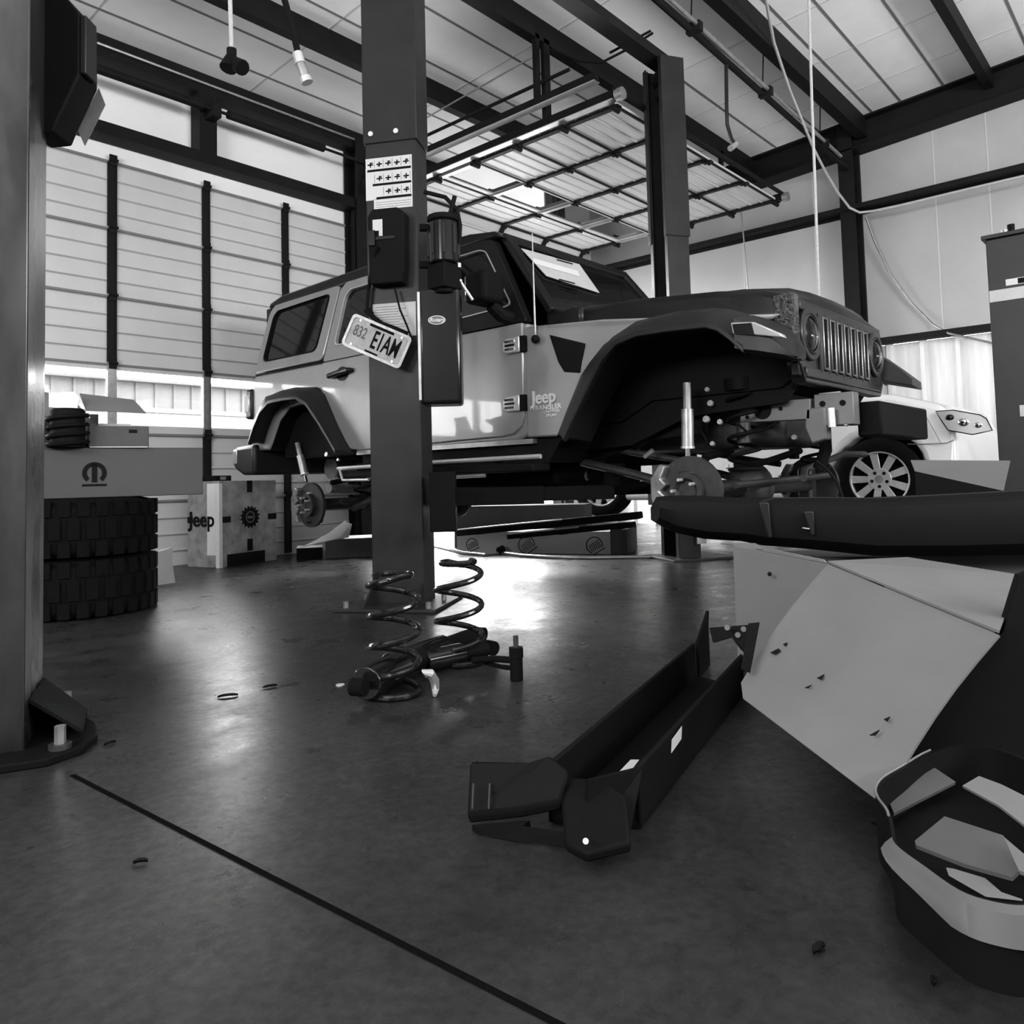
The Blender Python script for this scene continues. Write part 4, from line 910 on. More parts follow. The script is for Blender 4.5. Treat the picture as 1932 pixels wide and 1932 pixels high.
b = MB(); b.slab([P(*p, D=dd) for p, dd in (((150, 742), 4.25), ((252, 754), 4.4), ((276, 779), 4.3), ((240, 777), 4.22), ((162, 774), 4.1))], .004); b.build('flap', M_card, oc)
b = MB(); b.slab([P(*p, D=dd) for p, dd in (((92, 741), 4.1), ((140, 739), 4.12), ((150, 752), 4.1), ((145, 772), 4.05), ((92, 768), 4.05))], .004); b.build('flap', M_cardwhite, oc)
b = MB(MO); b.box((Wo, .03, .09), (Wo+.17, Do-.02, .15)); b.build('printed_band', M_cardwhite, oc)
c0 = P(128, 808, D=4.08)
cs = thing('boxed_coil', 'black ribbed coil poking out of the open carton', 'coil', (c0.x, c0.y, zt_))
b = MB(); b.cyl((c0.x, c0.y, zt_), (c0.x, c0.y, zt_+.19), .082, 24); b.build('core', M_black, cs)
MB().helix((c0.x, c0.y, zt_), .092, .012, .19, 5).build('coil', M_blacksteel, cs)

# printed display cartons by the door
ck = Vector((3.16, 6.0, 0)); a_ = math.radians(15)
for lab, off, wd, dp_, ht_ in (('camouflage printed carton with a black gear emblem, standing by the door', (0, 0), .64, .36, .70),):
    Mk = Matrix.Translation(ck) @ Matrix.Rotation(a_, 4, 'Z')
    k1 = thing('display_carton', lab, 'carton', ck)
    MB(Mk).box((0, 0, 0), (wd, dp_, ht_)).build('box', M_camo, k1, bevel=.004)
    MB(Mk).box((-.004, -.004, .0), (.03, .035, ht_-.02)).build('corner_strip', M_cardwhite, k1)
    MB(Mk).box((-.006, .03, .10), (.0, .13, ht_-.02)).build('corner_strip', M_cardwhite, k1)
    ge = []
    for k in range(32):
        r_ = .095 if (k % 2) else .078
        for dk in (-.03, .03): t_ = 2*math.pi*k/32+dk; ge.append((1.15*r_*math.cos(t_), r_*math.sin(t_)))
    Me = frame(Mk @ Vector((wd*.52, -.001, ht_*.56)), Mk.to_3x3() @ Vector((1, 0, 0)), (0, 0, 1))
    g_ = MB(Me).prism(ge, 0, .002, 'Z').build('gear_emblem', M_ink, k1)
    MB(Me).ring([(.05*math.cos(t), .05*math.sin(t)) for t in [2*math.pi*k/20 for k in range(20)]], [(.04*math.cos(t), .04*math.sin(t)) for t in [2*math.pi*k/20 for k in range(20)]], .002, .003, 'Z').build('emblem_line', M_greyink, g_)
    MB(Me).box((-.03, -.012, .002), (.03, .008, .003)).build('emblem_line', M_greyink, g_)
    for (xa, xb, za, zb) in ((.0, .12, .36, .41), (.54, .64, .36, .41), (.30, .36, .60, .70), (.30, .36, .11, .21), (.08, .50, .0, .10)):
        MB(Mk).box((xa, -.0025, za), (xb, .001, zb)).build('printed_band', M_ink, k1)
    Mt = frame(Mk @ Vector((-.008, .19, ht_*.55)), Mk.to_3x3() @ Vector((0, -1, 0)), (0, 0, 1))
    text('lettering', 'Jeep', .17, Mt, M_ink, k1, ext=.001, bold=.004)
    MB(Mk).box((-.003, .30, .36), (.001, .36, .41)).build('printed_band', M_ink, k1)
b3 = P(398, 893, D=6.6)
MBx = Matrix.Translation(Vector((ck.x, ck.y, .70))) @ Matrix.Rotation(a_, 4, 'Z')
t_ = thing('box_cutter_tray', 'small black tray on top of the gear emblem carton', 'tray', ck+Vector((0, 0, .70)))
MB(MBx).box((.0, .03, 0), (.16, .2, .045)).build('tray', M_black, t_, bevel=.004); MB(MBx).box((.04, .027, .01), (.10, .031, .035)).build('tray_label', M_galv, t_)
# folded paper by the tyres
Mq = rotz((2.42, 5.42, 0), 12)
fpz = thing('folded_paper', 'small crumpled pale paper bag on the floor beside the tyres', 'paper bag', (2.42, 5.42, 0))
b = MB(Mq); b.loft([[(-.10, -.05, 0), (.08, -.06, 0), (.09, .06, 0), (-.09, .05, 0)], [(-.12, -.03, .12), (.07, -.04, .14), (.08, .05, .13), (-.10, .04, .12)], [(-.13, -.02, .20), (.09, -.02, .24), (.09, .02, .24), (-.12, .02, .21)]]); b.build('bag', M_paper, fpz)

# flat cartons and wrapping between the crate and the near column
def flatbox(name, lab, x0, y0, ang, wd, dp_, ht_, m, cat='carton', group=None, top=None):
    M = rotz((x0, y0, 0), ang); t_ = thing(name, lab, cat, (x0, y0, 0), group)
    MB(M).box((0, 0, 0), (wd, dp_, ht_)).build('box', m, t_, bevel=.003)
    if top: MB(M).box((.0, .0, ht_), (wd, dp_, ht_+.004)).build('lid', top, t_)
    return t_, M
flatbox('flat_carton', 'low dark carton with a pale top beside the gear emblem carton', 3.86, 5.98, -35, .22, .26, .10, M_black, top=M_cardwhite)
flatbox('flat_carton', 'flat carton with a grey end and dark side behind the near lift column', 4.06, 5.84, -38, .56, .40, .165, M_carddark, top=M_cardwhite)
b = MB(); pts = [P(x, y, D=dd) for (x, y), dd in (((572, 1032), 6.2), ((618, 1008), 6.4), ((650, 984), 6.6), ((664, 990), 6.5), ((658, 1014), 6.3), ((640, 1016), 6.2))]
b.slab(pts, .006); tag(b.build('wrapping_paper', M_paper), 'crumpled pale wrapping paper thrown on the flat carton', 'paper')
flatbox('parts_case', 'upright black case standing behind the flat carton', 4.74, 5.72, -38, .22, .18, .46, M_black, cat='case')

# long carton and removed running boards under the vehicle
p0, p1 = P(862, 1043, Z=0), P(1176, 1046, Z=0)
u_ = (p1-p0); Lc = u_.length; u_.normalize(); v_ = Vector((-u_.y, u_.x, 0))
Mu = Matrix(((u_.x, v_.x, 0, p0.x), (u_.y, v_.y, 0, p0.y), (0, 0, 1, 0), (0, 0, 0, 1)))
uc = thing('long_carton', 'long pale carton with outlined emblems on the floor under the vehicle', 'carton', Mu @ Vector((Lc/2, .2, 0)))
MB(Mu).box((0, 0, 0), (Lc+.03, .40, .19)).build('box', mat('pale_cardboard', .30, .7, noise=.06, scale=3), uc, bevel=.004)
MB(Mu).box((Lc*.93, -.003, 0), (Lc+.034, .41, .21)).build('end_flap', M_carddark, uc, bevel=.004)
for ux, rot_, s_ in ((.10, 25, .055), (.44, 35, .075), (.84, 30, .07)):
    Mm = frame(Mu @ Vector((Lc*ux, -.001, .075)), u_, (0, 0, 1)) @ Matrix.Rotation(math.radians(rot_), 4, 'Z')
    pts = [(s_*math.cos(math.radians(a)), s_*math.sin(math.radians(a)), 0) for a in range(-40, 221, 20)]
    b = MB(Mm); b.tube(pts, .004, 5)
    for xx in (-.5, .0, .5): b.tube([(s_*xx-.25*s_*.5, -s_*.6, 0), (s_*xx-.25*s_*.5, s_*.35, 0), (s_*xx+.25*s_*.5, s_*.35, 0), (s_*xx+.25*s_*.5, -s_*.6, 0)], .003, 5)
    b.tube([(-s_, -s_*.9, 0), (s_, -s_*.9, 0)], .004, 5); b.build('emblem', M_ink, uc)
def bar(lab, pts_px, D_, wdt, hgt, m, edge):
    a_, c_ = P(*pts_px[0], D=D_[0]), P(*pts_px[1], D=D_[1]); d_ = (c_-a_); L_ = d_.length
    Mq_ = frame(a_, d_, (0, 0, 1)); t_ = thing('running_board', lab, 'running board', a_+Vector((0, 0, -hgt)))
    MB(Mq_).box((0, -hgt, -wdt), (L_, 0, 0)).build('board', m, t_, bevel=.008)
    MB(Mq_).tube([(0.01, .0, -.004), (L_*.6, .0, -.004)], .007, 6).build('trim', edge, t_)
    for f_ in (.12, .45, .9):
        MB(Mq_).box((L_*f_-.03, -hgt-.004, -wdt*.9), (L_*f_+.03, .002, -wdt*.4)).build('bracket', M_blacksteel, t_)
    return t_
bar('black running board with a bright edge, lying on the emblem carton', ((860, 1000), (1205, 966)), (6.05, 5.55), .14, .05, M_black, M_bright)
bar('black running board crossing the other on the emblem carton', ((955, 1008), (1190, 985)), (5.95, 5.45), .10, .04, M_black, M_galv)
flatbox('steel_crate', 'dark low crate behind the running boards under the vehicle', 5.35, 5.55, -62, 1.3, .40, .40, M_carddark, cat='crate')
flatbox('bucket_box', 'small pale box by the foot of the near column', 4.95, 5.62, -40, .10, .10, .22, M_cardwhite, cat='box')
wl_ = P(1105, 938, Y=9.5)
ow = thing('leaning_wheel', 'bright spoked wheel outside the centre bay, seen under the vehicle', 'wheel', (wl_.x, wl_.y, -.02))
MB().lathe([(.24, -.1), (.33, -.1), (.36, 0), (.33, .1), (.24, .1)], (wl_.x, wl_.y, .34), (-.5, -.85, 0), 36).build('tyre', M_rubber, ow)
b = MB(frame((wl_.x, wl_.y, .34), Vector((.85, -.5, 0)), (0, 0, 1)))
for k in range(7):
    a = 2*math.pi*k/7; b.slab([(math.cos(a+d_)*r_, math.sin(a+d_)*r_, .05) for r_, d_ in ((.05, -.5), (.24, -.12), (.24, .12), (.05, .5))], .02)
b.ring([(.25*math.cos(t), .25*math.sin(t)) for t in [2*math.pi*k/30 for k in range(30)]], [(.22*math.cos(t), .22*math.sin(t)) for t in [2*math.pi*k/30 for k in range(30)]], .0, .07, 'Z'); b.build('rim', M_bright, ow)
# cable with a round fitting on the floor
cpx = [(805, 1027), (835, 1033), (875, 1043), (915, 1047), (945, 1043), (985, 1048), (1040, 1051), (1110, 1052), (1180, 1051), (1230, 1050)]
cb_ = thing('floor_cable', 'grey cable with a black round fitting snaking along the floor under the vehicle', 'cable', P(945, 1043, Z=.0))
MB().tube([P(*p, Z=.014) for p in cpx], .014, 8).build('cord', M_galv, cb_)
q = P(945, 1046, Z=.0); MB().ball(q+Vector((0, 0, .042)), .042).build('fitting', M_black, cb_)

# ------------------------------------------------------------------ suspension parts on the floor
def spring(lab, px, base_y, top_y, R, turns, a0):
    c_ = P(px, base_y, Z=0); d_ = (c_-CAMLOC).dot(fw)
    h_ = P(px, top_y, D=d_).z
    t_ = thing('coil_spring', lab, 'coil spring', c_, 'coil springs on the floor')
    MB().helix(c_, R, .0108, h_, turns, n=32, seg=10, a0=a0, flat=.75).build('coil', M_blackgloss, t_); return c_
s1 = spring('nearer black coil spring standing among parts in front of the lift column', 745, 1312, 1086, .075, 5.3, 1.0)
s2 = spring('farther black coil spring standing right of the lift column base', 868, 1252, 1062, .082, 4.6, 2.4)
def shock(lab, pa, pb, za, zb, r_, grp='removed shock absorbers'):
    a_, c_ = P(*pa, Z=za), P(*pb, Z=zb); d_ = (c_-a_)
    t_ = thing('shock_absorber', lab, 'shock absorber', Vector((a_.x, a_.y, 0)), grp)
    MB().cyl(a_, a_+d_*.55, r_, 20).build('body', M_blackgloss, t_, bevel=.004); MB().cyl(a_+d_*.5, a_+d_*.92, r_*.72, 16).build('sleeve', M_black, t_)
    MB().cyl(a_+d_*.9, c_, r_*.35, 12).build('rod', M_bright, t_)
    sd = d_.cross(Vector((0, 0, 1))).normalized()
    for e_ in (a_-d_.normalized()*r_*.8, c_): MB().cyl(e_-sd*.022, e_+sd*.022, .026, 16).build('eye_bush', M_rubber, t_)
shock('fat black shock absorber lying nearest on the floor through the nearer spring', (690, 1290), (800, 1236), .055, .055, .05)
shock('black shock absorber lying behind the nearer spring', (735, 1258), (905, 1196), .05, .05, .045)
shock('black shock absorber lying under the farther spring', (800, 1248), (925, 1222), .04, .04, .038)
b_ = thing('bracket_hook', 'small bright curved bracket at the foot of the nearer spring', 'bracket', P(815, 1305, Z=0))
MB().tube([P(806, 1276, Z=.07), P(800, 1268, Z=.085), P(812, 1270, Z=.08), P(820, 1284, Z=.05), P(822, 1300, Z=.02), P(820, 1312, Z=.008)], [.006, .010, .013, .014, .012, .006], 8).build('hook', M_bright, b_)
dl = P(975, 1284, Z=0)
dk = thing('drop_link', 'black ball joint link with an upright threaded stud right of the springs', 'link', dl)
dd_ = (dl-CAMLOC).dot(fw)
def dz(py): return P(975, py, D=dd_).z
MB().cyl(dl, (dl.x, dl.y, dz(1238)), .021, 16).build('joint_body', M_blacksteel, dk, bevel=.004)
MB().cyl((dl.x, dl.y, dz(1240)), (dl.x, dl.y, dz(1222)), .026, 6).build('nut', M_blacksteel, dk)
MB().cyl((dl.x, dl.y, dz(1224)), (dl.x, dl.y, dz(1200)), .009, 10).build('stud', M_castiron, dk)
MB().tube([(dl.x, dl.y, dz(1246)), P(930, 1243, D=dd_+.06), P(893, 1246, D=dd_+.1)], .011, 10).build('link_rod', M_blacksteel, dk)
MB().tube([(dl.x, dl.y, dz(1262)), P(945, 1258, D=dd_+.06), P(915, 1250, D=dd_+.1)], .008, 8).build('link_rod', M_blacksteel, dk)

# ------------------------------------------------------------------ removed steel bumper lying on the floor
sb = thing('steel_bumper', 'long black steel bumper lying on the floor in front of the big carton', 'bumper', P(1180, 1400, Z=0))
hz = .115
lt0, lt1 = P(1040, 1440, Z=hz), P(1312, 1213, Z=hz)
rt0_, rt1_ = P(1206, 1446, Z=hz), P(1404, 1232, Z=hz)
dl_ = (lt1-lt0).normalized()
def wall_(a_, c_, th, name, z0=.004):
    nrm = Vector((0, 0, 1)).cross((c_-a_)).normalized()*th
    b = MB(); b.loft([[(p.x, p.y, z0), (p.x+nrm.x, p.y+nrm.y, z0), (p.x+nrm.x, p.y+nrm.y, p.z), (p.x, p.y, p.z)] for p in (a_, c_)]); return b.build(name, M_blacksteel, sb, bevel=.004)
wall_(lt0, lt1, .010, 'side_flange'); wall_(rt0_, rt1_, .010, 'side_flange')
tip = P(1332, 1152, D=(lt1-CAMLOC).dot(fw)+.12)
MB().slab([lt1, (lt1.x+.0, lt1.y, .004), (tip.x+.05, tip.y+.03, .004), (tip.x+.03, tip.y+.02, tip.z-.06), tip], .010).build('end_fin', M_blacksteel, sb)
MB().slab([(lt0.x, lt0.y, .004), (rt0_.x, rt0_.y, .004), (rt1_.x, rt1_.y, .004), (lt1.x, lt1.y, .004)], .008, (0, 0, 1)).build('web', M_blacksteel, sb)
MB().slab([P(1206, 1446, Z=hz), P(1105, 1470, Z=hz), P(1100, 1590, Z=.01), P(1180, 1585, Z=.01)], .01).build('front_face', M_blacksteel, sb)
q0, q1 = P(1338, 1184, Z=.15), P(1428, 1182, Z=.16)
MB().slab([P(1338, 1184, D=2.02), P(1424, 1178, D=1.93), P(1414, 1240, D=1.92), P(1398, 1226, D=1.92), P(1380, 1202, D=1.95), P(1345, 1212, D=2.0)], .008).build('mount_plate', M_blacksteel, sb)
MB().slab([P(1412, 1176, D=1.92), P(1432, 1174, D=1.91), P(1414, 1268, D=1.86), P(1398, 1262, D=1.86)], .008).build('mount_plate', M_blacksteel, sb)
for p in ((1372, 1184), (1403, 1187), (1392, 1198)):
    MB().cyl(P(*p, D=1.945), P(*p, D=1.939), .007, 10).build('bolt_hole', M_greyink, sb)
# wing end at the near left
wg = [P(889, 1452, D=1.50), P(1000, 1455, D=1.46), P(1040, 1442, D=1.47), P(1075, 1470, D=1.42), P(1060, 1530, D=1.40), P(985, 1545, D=1.42), P(884, 1556, D=1.46)]
MB().slab(wg, .02).build('wing_end', M_blacksteel, sb, bevel=.008)
MB().slab([P(890, 1556, D=1.46), P(1000, 1548, D=1.44), P(985, 1558, D=1.40), P(1075, 1570, D=1.36), P(1075, 1582, D=1.36), P(985, 1576, D=1.40), P(905, 1563, D=1.44)], .012).build('lower_lip', M_blacksteel, sb)
MB().slab([P(1055, 1462, D=1.45), P(1140, 1470, D=1.42), P(1180, 1500, D=1.37), P(1190, 1590, D=1.30), P(1105, 1610, D=1.29), P(1065, 1590, D=1.33)], .02).build('end_box', M_blacksteel, sb, bevel=.006)
for p0_, p1_ in (((893, 1478), (891, 1526)), ((924, 1478), (922, 1526))):
    MB().tube([P(*p0_, D=1.455), P(*p1_, D=1.435)], .0016, 6).build('groove_line', M_postdark, sb)
MB().slab([P(*p, Z=.085) for p in ((1168, 1457), (1189, 1457), (1206, 1434), (1190, 1434))], .001, (0, 0, 1)).build('sticker', M_paper, sb)
MB().slab([P(*p, D=dd2) for p, dd2 in (((1266, 1421), 1.62), ((1285, 1394), 1.68), ((1286, 1370), 1.69), ((1267, 1396), 1.63))], .001).build('sticker', M_paper, sb)
MB().cyl(P(1105, 1587, D=1.285), P(1105, 1587, D=1.278), .005, 12).build('bolt', M_bright, sb)

# ------------------------------------------------------------------ big carton with hanging flap
A_ = P(1562, 1064, D=2.00); TL = P(1383, 1030, D=2.36); B_ = P(1885, 1198, D=1.50)
D_ = P(1398, 1288, D=1.90); C_ = P(1690, 1470, D=1.44)
bc = thing('big_carton', 'big brown carton standing open with one wide flap hanging towards the floor', 'carton', Vector((2.1, .8, 0)))
def dn(p, z=0.0): return Vector((p.x, p.y, z))
TL2 = TL+Vector((.40, -.40, 0))
b = MB(); b.slab([TL, A_, dn(A_), dn(TL)], .006); b.build('end_wall', M_card, bc)
back = Vector((.62, -.28, 0))
b = MB(); b.slab([TL, B_+Vector((.45, .34, .02)), dn(B_+Vector((.45, .34, 0))), dn(TL)], .006); b.build('back_wall', M_carddark, bc)
# hanging flap with a slight curl
mid = [A_.lerp(D_, .85)+Vector((-.004, .0, .004)), B_.lerp(C_, .85)]
b = MB(); rows = []
for t_ in (0, .2, .4, .6, .8, 1.0):
    bow = .012*math.sin(math.pi*t_)
    L0, R0 = A_.lerp(D_, t_), B_.lerp(C_, t_); nrm = (B_-A_).cross(D_-A_).normalized()
    if nrm.x > 0: nrm = -nrm
    rows.append([L0+nrm*bow, L0.lerp(R0, .5)+nrm*bow, R0+nrm*bow, R0+nrm*(bow-.005), L0.lerp(R0, .5)+nrm*(bow-.005), L0+nrm*(bow-.005)])
C2 = P(1650, 1506, D=1.40); D2_ = P(1402, 1318, D=1.84)
rows.append([D2_, D2_.lerp(C2, .5), C2, C2-nrm*.006, D2_.lerp(C2, .5)-nrm*.006, D2_-nrm*.006])
b.loft(rows); fl = b.build('flap', M_card, bc, smooth=50)
for pts in (((1454, 1232), (1470, 1224), (1473, 1229), (1462, 1235)), ((1478, 1216), (1486, 1213), (1482, 1220)), ((1542, 1280), (1556, 1273), (1550, 1283)), ((1519, 1298), (1532, 1293), (1525, 1299)), ((1641, 1388), (1660, 1378), (1652, 1388)), ((1668, 1358), (1680, 1353), (1674, 1362))):
    pl_c = A_; 
    q = [PP(x, y, A_+nrm*.013, nrm) for x, y in pts]; MB().slab(q, .002, nrm).build('tear_mark', M_ink, fl)
# top flap opened back, and folded inner flaps
E_ = P(1925, 1088, D=2.0); F_ = P(1712, 1054, D=2.35)
b = MB(); b.slab([A_+Vector((0, 0, .003)), B_+Vector((0, 0, .003)), E_, F_], .005); b.build('flap', M_card, bc)
E2, F2 = P(1960, 1075, D=2.2), P(1790, 1050, D=2.5)
b = MB(); b.slab([TL, P(1440, 1036, D=2.30), P(1425, 1027, D=2.5), P(1360, 1027, D=2.5)], .004); b.build('flap', M_card, bc)
b = MB(); b.slab([P(1436, 1033, D=2.24), P(1552, 1056, D=2.02), P(1558, 1062, D=2.01), P(1440, 1040, D=2.23)], .006); b.build('folded_flap', M_card, bc)
MB().ball(P(1452, 1083, D=2.17), .006).build('puncture', M_ink, bc)
# support carton and the plastic bumper cover lying on it
sg = rotz((2.46, 1.02, 0), -49)
spb = thing('support_carton', 'dark closed carton under the black plastic bumper cover', 'carton', sg @ Vector((.5, .15, 0)))
MB(sg).box((.0, .10, 0), (1.1, .36, .365)).build('box', M_carddark, spb, bevel=.004)
pbm = thing('bumper_cover', 'long black plastic bumper cover lying across the cartons', 'bumper', Vector((2.7, .95, .37)))
path = [((1240, 928), 2.62, 938, 985), ((1275, 930), 2.60, 936, 1006), ((1330, 934), 2.58, 936, 1018), ((1400, 938), 2.55, 940, 1022), ((1440, 940), 2.53, 940, 1030), ((1520, 940), 2.50, 940, 1036), ((1650, 941), 2.47, 941, 1050), ((1800, 934), 2.45, 934, 1058), ((1950, 926), 2.44, 926, 1062), ((2150, 912), 2.44, 912, 1064)]
secs = []
for k, ((x, _), d_, yt, yb) in enumerate(path):
    pt, pb_ = P(x, yt, D=d_), P(x, yb, D=d_)
    pb_ = Vector((pt.x, pt.y, max(pb_.z, .372))); hgt = pt.z-pb_.z
    bk = Vector((fw.x, fw.y, 0)).normalized()
    o1 = .05 if k else .0
    secs.append([pt+bk*(.12*o1/.05 if k else .02), pt+bk*.02+Vector((0, 0, -.002)), pt-bk*.02+Vector((0, 0, -.02*hgt/.15)), pt-bk*.035+Vector((0, 0, -hgt*.4)), pt-bk*.02+Vector((0, 0, -hgt*.8)), pb_+bk*.03, pb_+bk*.14, pt+bk*.14+Vector((0, 0, -hgt*.5))])
MB().loft(secs).build('cover', M_black, pbm, smooth=40)
# moulded ribs on the cover
for x0_, x1_, yt, yb, d_ in ((1435, 1450, 948, 1015, 2.475), (1520, 1530, 965, 1010, 2.45)):
    q = [P(x0_-3, yt, D=d_), P(x0_+16, yt, D=d_), P(x1_+8, yb, D=d_), P(x1_, yb, D=d_)]
    MB().slab(q, .012).build('rib', M_flare, pbm, bevel=.004)
MB().tube([P(1436, 947, D=2.49)]+[P(x, y-1, D=d_-.01) for (x, y), d_ in (((1460, 941), 2.52), ((1560, 940), 2.49), ((1650, 941), 2.47), ((1800, 934), 2.45), ((1940, 926), 2.44))], .0018, 6).build('edge', M_postdark, pbm)
q = [P(1514, 996, D=2.44), P(1527, 998, D=2.44)]; MB().tube(q, .002, 6).build('clip', M_bright, pbm)
# grey board behind the cover
q = [P(x, y, D=d_) for (x, y), d_ in (((1718, 868), 2.95), ((1906, 869), 2.75), ((1893, 926), 2.70), ((1726, 889), 2.92))]
q = [P(x, y, D=d_+.27) for (x, y), d_ in (((1718, 868), 2.95), ((1906, 869), 2.75), ((1893, 926), 2.70), ((1726, 889), 2.92))]
gb = thing('grey_board', 'grey sheet of board standing tilted behind the black bumper cover', 'board', dn(q[2]))
MB().slab(q, .008).build('sheet', mat('grey_board', .09, .6, noise=.05), gb)
MB().slab([q[3], q[2], dn(q[2]), dn(q[3])], .008).build('lower_sheet', M_black, gb)
# dark plastic panel standing right of the carton
bp_ = thing('plastic_fascia', 'tall black plastic fascia standing at the right edge beside the big carton', 'fascia', Vector((1.75, .2, 0)))
q = [P(x, y, D=1.58) for x, y in ((1660, 1420), (1700, 1395), (1893, 1192), (1926, 1085), (2060, 1040), (2060, 1470))]
q = [dn(q[0])]+q+[dn(q[-1])]
MB().slab(q, .02, Vector((fw.x, fw.y, 0)).normalized()).build('panel', M_black, bp_)

# ------------------------------------------------------------------ plastic tub with scrap
tb = thing('plastic_tub', 'black plastic tub with a pale rolled lip in the bottom right corner', 'tub', Vector((1.2, .2, 0)))
rimz = .106
rim = [P(x, y, Z=rimz) for x, y in ((1755, 1417), (1700, 1448), (1664, 1470), (1652, 1490), (1657, 1508), (1674, 1532), (1682, 1570), (1690, 1598), (1745, 1640), (1810, 1685), (1870, 1706), (1935, 1714), (2010, 1700), (2080, 1640), (2090, 1560), (2010, 1470), (1900, 1415), (1820, 1402))]
def catmull(pts, m=4):
    o = []; N = len(pts)
    for i in range(N):
        a, b_, c, d = pts[i-1], pts[i], pts[(i+1) % N], pts[(i+2) % N]
        for k in range(m):
            t = k/m; o.append(.5*((2*b_)+(c-a)*t+(2*a-5*b_+4*c-d)*t*t+(3*b_-a-3*c+d)*t**3))
    return o
rim = catmull(rim)
n_ = len(rim); cr = sum(rim, Vector())/n_
b = MB()
ins_ = [cr+(p-cr)*.955 for p in rim]
lipo = [cr+(p-cr)*1.0+Vector((0, 0, 0)) for p in rim]
outb = [Vector((cr.x+(p.x-cr.x)*1.01, cr.y+(p.y-cr.y)*1.01, rimz-.03)) for p in rim]
bot = [Vector((cr.x+(p.x-cr.x)*1.0, cr.y+(p.y-cr.y)*1.0, 0)) for p in rim]
fl_ = [Vector((p.x, p.y, .03)) for p in ins_]
b.loft([fl_, ins_, lipo, outb, bot]); b.build('tub', M_black, tb, smooth=50)
# pale lip along the near edge
b = MB(); idx = list(range(26, 49)); secs = []
for i in idx:
    p = rim[i]; o_ = (p-cr).normalized(); fz = .006+.030*min(1, (i-26)/9)
    secs.append([p+Vector((0, 0, .004)), p+o_*.016+Vector((0, 0, .0)), p+o_*.026+Vector((0, 0, -fz)), p+o_*.020+Vector((0, 0, -fz)), p+o_*.010+Vector((0, 0, -.006)), p+Vector((0, 0, -.004))])
b.loft(secs); b.build('rolled_lip', mat('grey_plastic_lip', .085, .5), tb, smooth=60)
b = MB(); b.tube([p+Vector((0, 0, .002)) for p in rim[:22]], .0022, 6); b.build('rim_edge', M_galv, tb)
def scrap(lab, px, zs, m, th=.006):
    q = [P(x, y, Z=zz*.66) for (x, y), zz in zip(px, zs)]
    tag(MB().slab(q, th).build('cardboard_scrap', m), lab, 'cardboard scrap', 'scraps in the tub')
scrap('dull square cardboard piece at the far end of the tub', ((1672, 1500), (1757, 1444), (1803, 1475), (1687, 1534)), (.10, .12, .10, .085), M_carddark)
scrap('curved pale cardboard piece at the right edge of the tub', ((1816, 1482), (1847, 1464), (1890, 1480), (1950, 1510), (1950, 1570), (1885, 1520)), (.16, .18, .17, .15, .14, .15), M_card)
scrap('wide dull cardboard piece in the middle of the tub', ((1782, 1540), (1893, 1576), (1922, 1643), (1910, 1655), (1820, 1630), (1728, 1594), (1726, 1586)), (.155, .15, .13, .125, .125, .135, .135), M_carddark)
scrap('small folded cardboard corner lying on the wide dull piece', ((1893, 1578), (1945, 1622), (1945, 1650), (1922, 1642)), (.165, .16, .15, .15), M_card)
scrap('pale cardboard strip at the near lip of the tub', ((1786, 1640), (1800, 1642), (1860, 1660), (1895, 1690), (1930, 1700), (1860, 1692), (1790, 1652)), (.13, .13, .12, .12, .125, .14, .14), M_card)

# ------------------------------------------------------------------ white car and its lift column on the right
wc = thing('white_car', 'white car raised on a lift at the right, nose to the right', 'car', (7.3, 3.2, .1))
WX = 6.42
whc = P(1659, 904, X=WX)
yw, zw = whc.y, whc.z
def wy(px, py): q = P(px, py, X=WX); return (q.y, q.z)
arch = [(yw+.36*math.cos(a), zw+.36*math.sin(a)) for a in [math.radians(d_) for d_ in range(0, 181, 20)]]
yf = P(1905, 850, X=WX+.25).y
bz = zw-.16
wp = [(yf, bz+.05), (yf+.02, zw+.15), (yf+.05, zw+.36), (yf+.22, zw+.55), (yw-.10, zw+.66), (yw+.75, zw+.74), (yw+2.7, zw+.72), (yw+3.4, zw+.68), (yw+3.5, zw+.3), (yw+3.45, bz)]
arch_s = [(yw+.37*math.cos(a), zw+.37*math.sin(a)) for a in [math.radians(d_) for d_ in range(180, -1, -18)]]
# lower outline, front to back with the wheel arch
low = [(yw+.37, bz)]+[(yw+.37*math.cos(math.radians(d_)), max(bz, zw+.37*math.sin(math.radians(d_)))) for d_ in range(0, 181, 15)]+[(yw-.37, bz)]
poly = wp[:1]+wp[1:]+low
b = MB(); secs = []
for x_, k in ((WX+.04, 0), (WX+.0, .3), (WX+.10, 1)): pass
poly2 = poly
bodyw = MB().prism(poly2, WX, WX+1.7).shear(lambda p: (p.x+max(0, p.z-zw-.35)*(.35 if p.x < WX+.8 else -.35), p.y+(max(0, .55-(p.y-yf))*.5*abs(p.x-WX-.85)/.85*1.0 if p.y < yf+.55 else 0), p.z)).build('body', M_white, wc, bevel=.05, seg=4, smooth=60)
MB().prism([(yw+.75, zw+.72), (yw+1.45, zw+1.10), (yw+2.5, zw+1.10), (yw+3.1, zw+.72)], WX+.15, WX+1.55).shear(lambda p: (p.x+max(0, p.z-zw-.72)*(.3 if p.x < WX+.8 else -.3), p.y, p.z)).build('cabin', M_tint, wc, bevel=.03)
MB().prism([(yw+.45, bz+.02), (yw+3.3, bz+.02), (yw+3.3, zw+.6), (yw-.4, zw+.5), (yw-.4, bz+.02)], WX+.2, WX+1.5).build('underbody', M_black, wc)
tyre_r = .318
axd = Vector((-1, -.12, 0)).normalized()
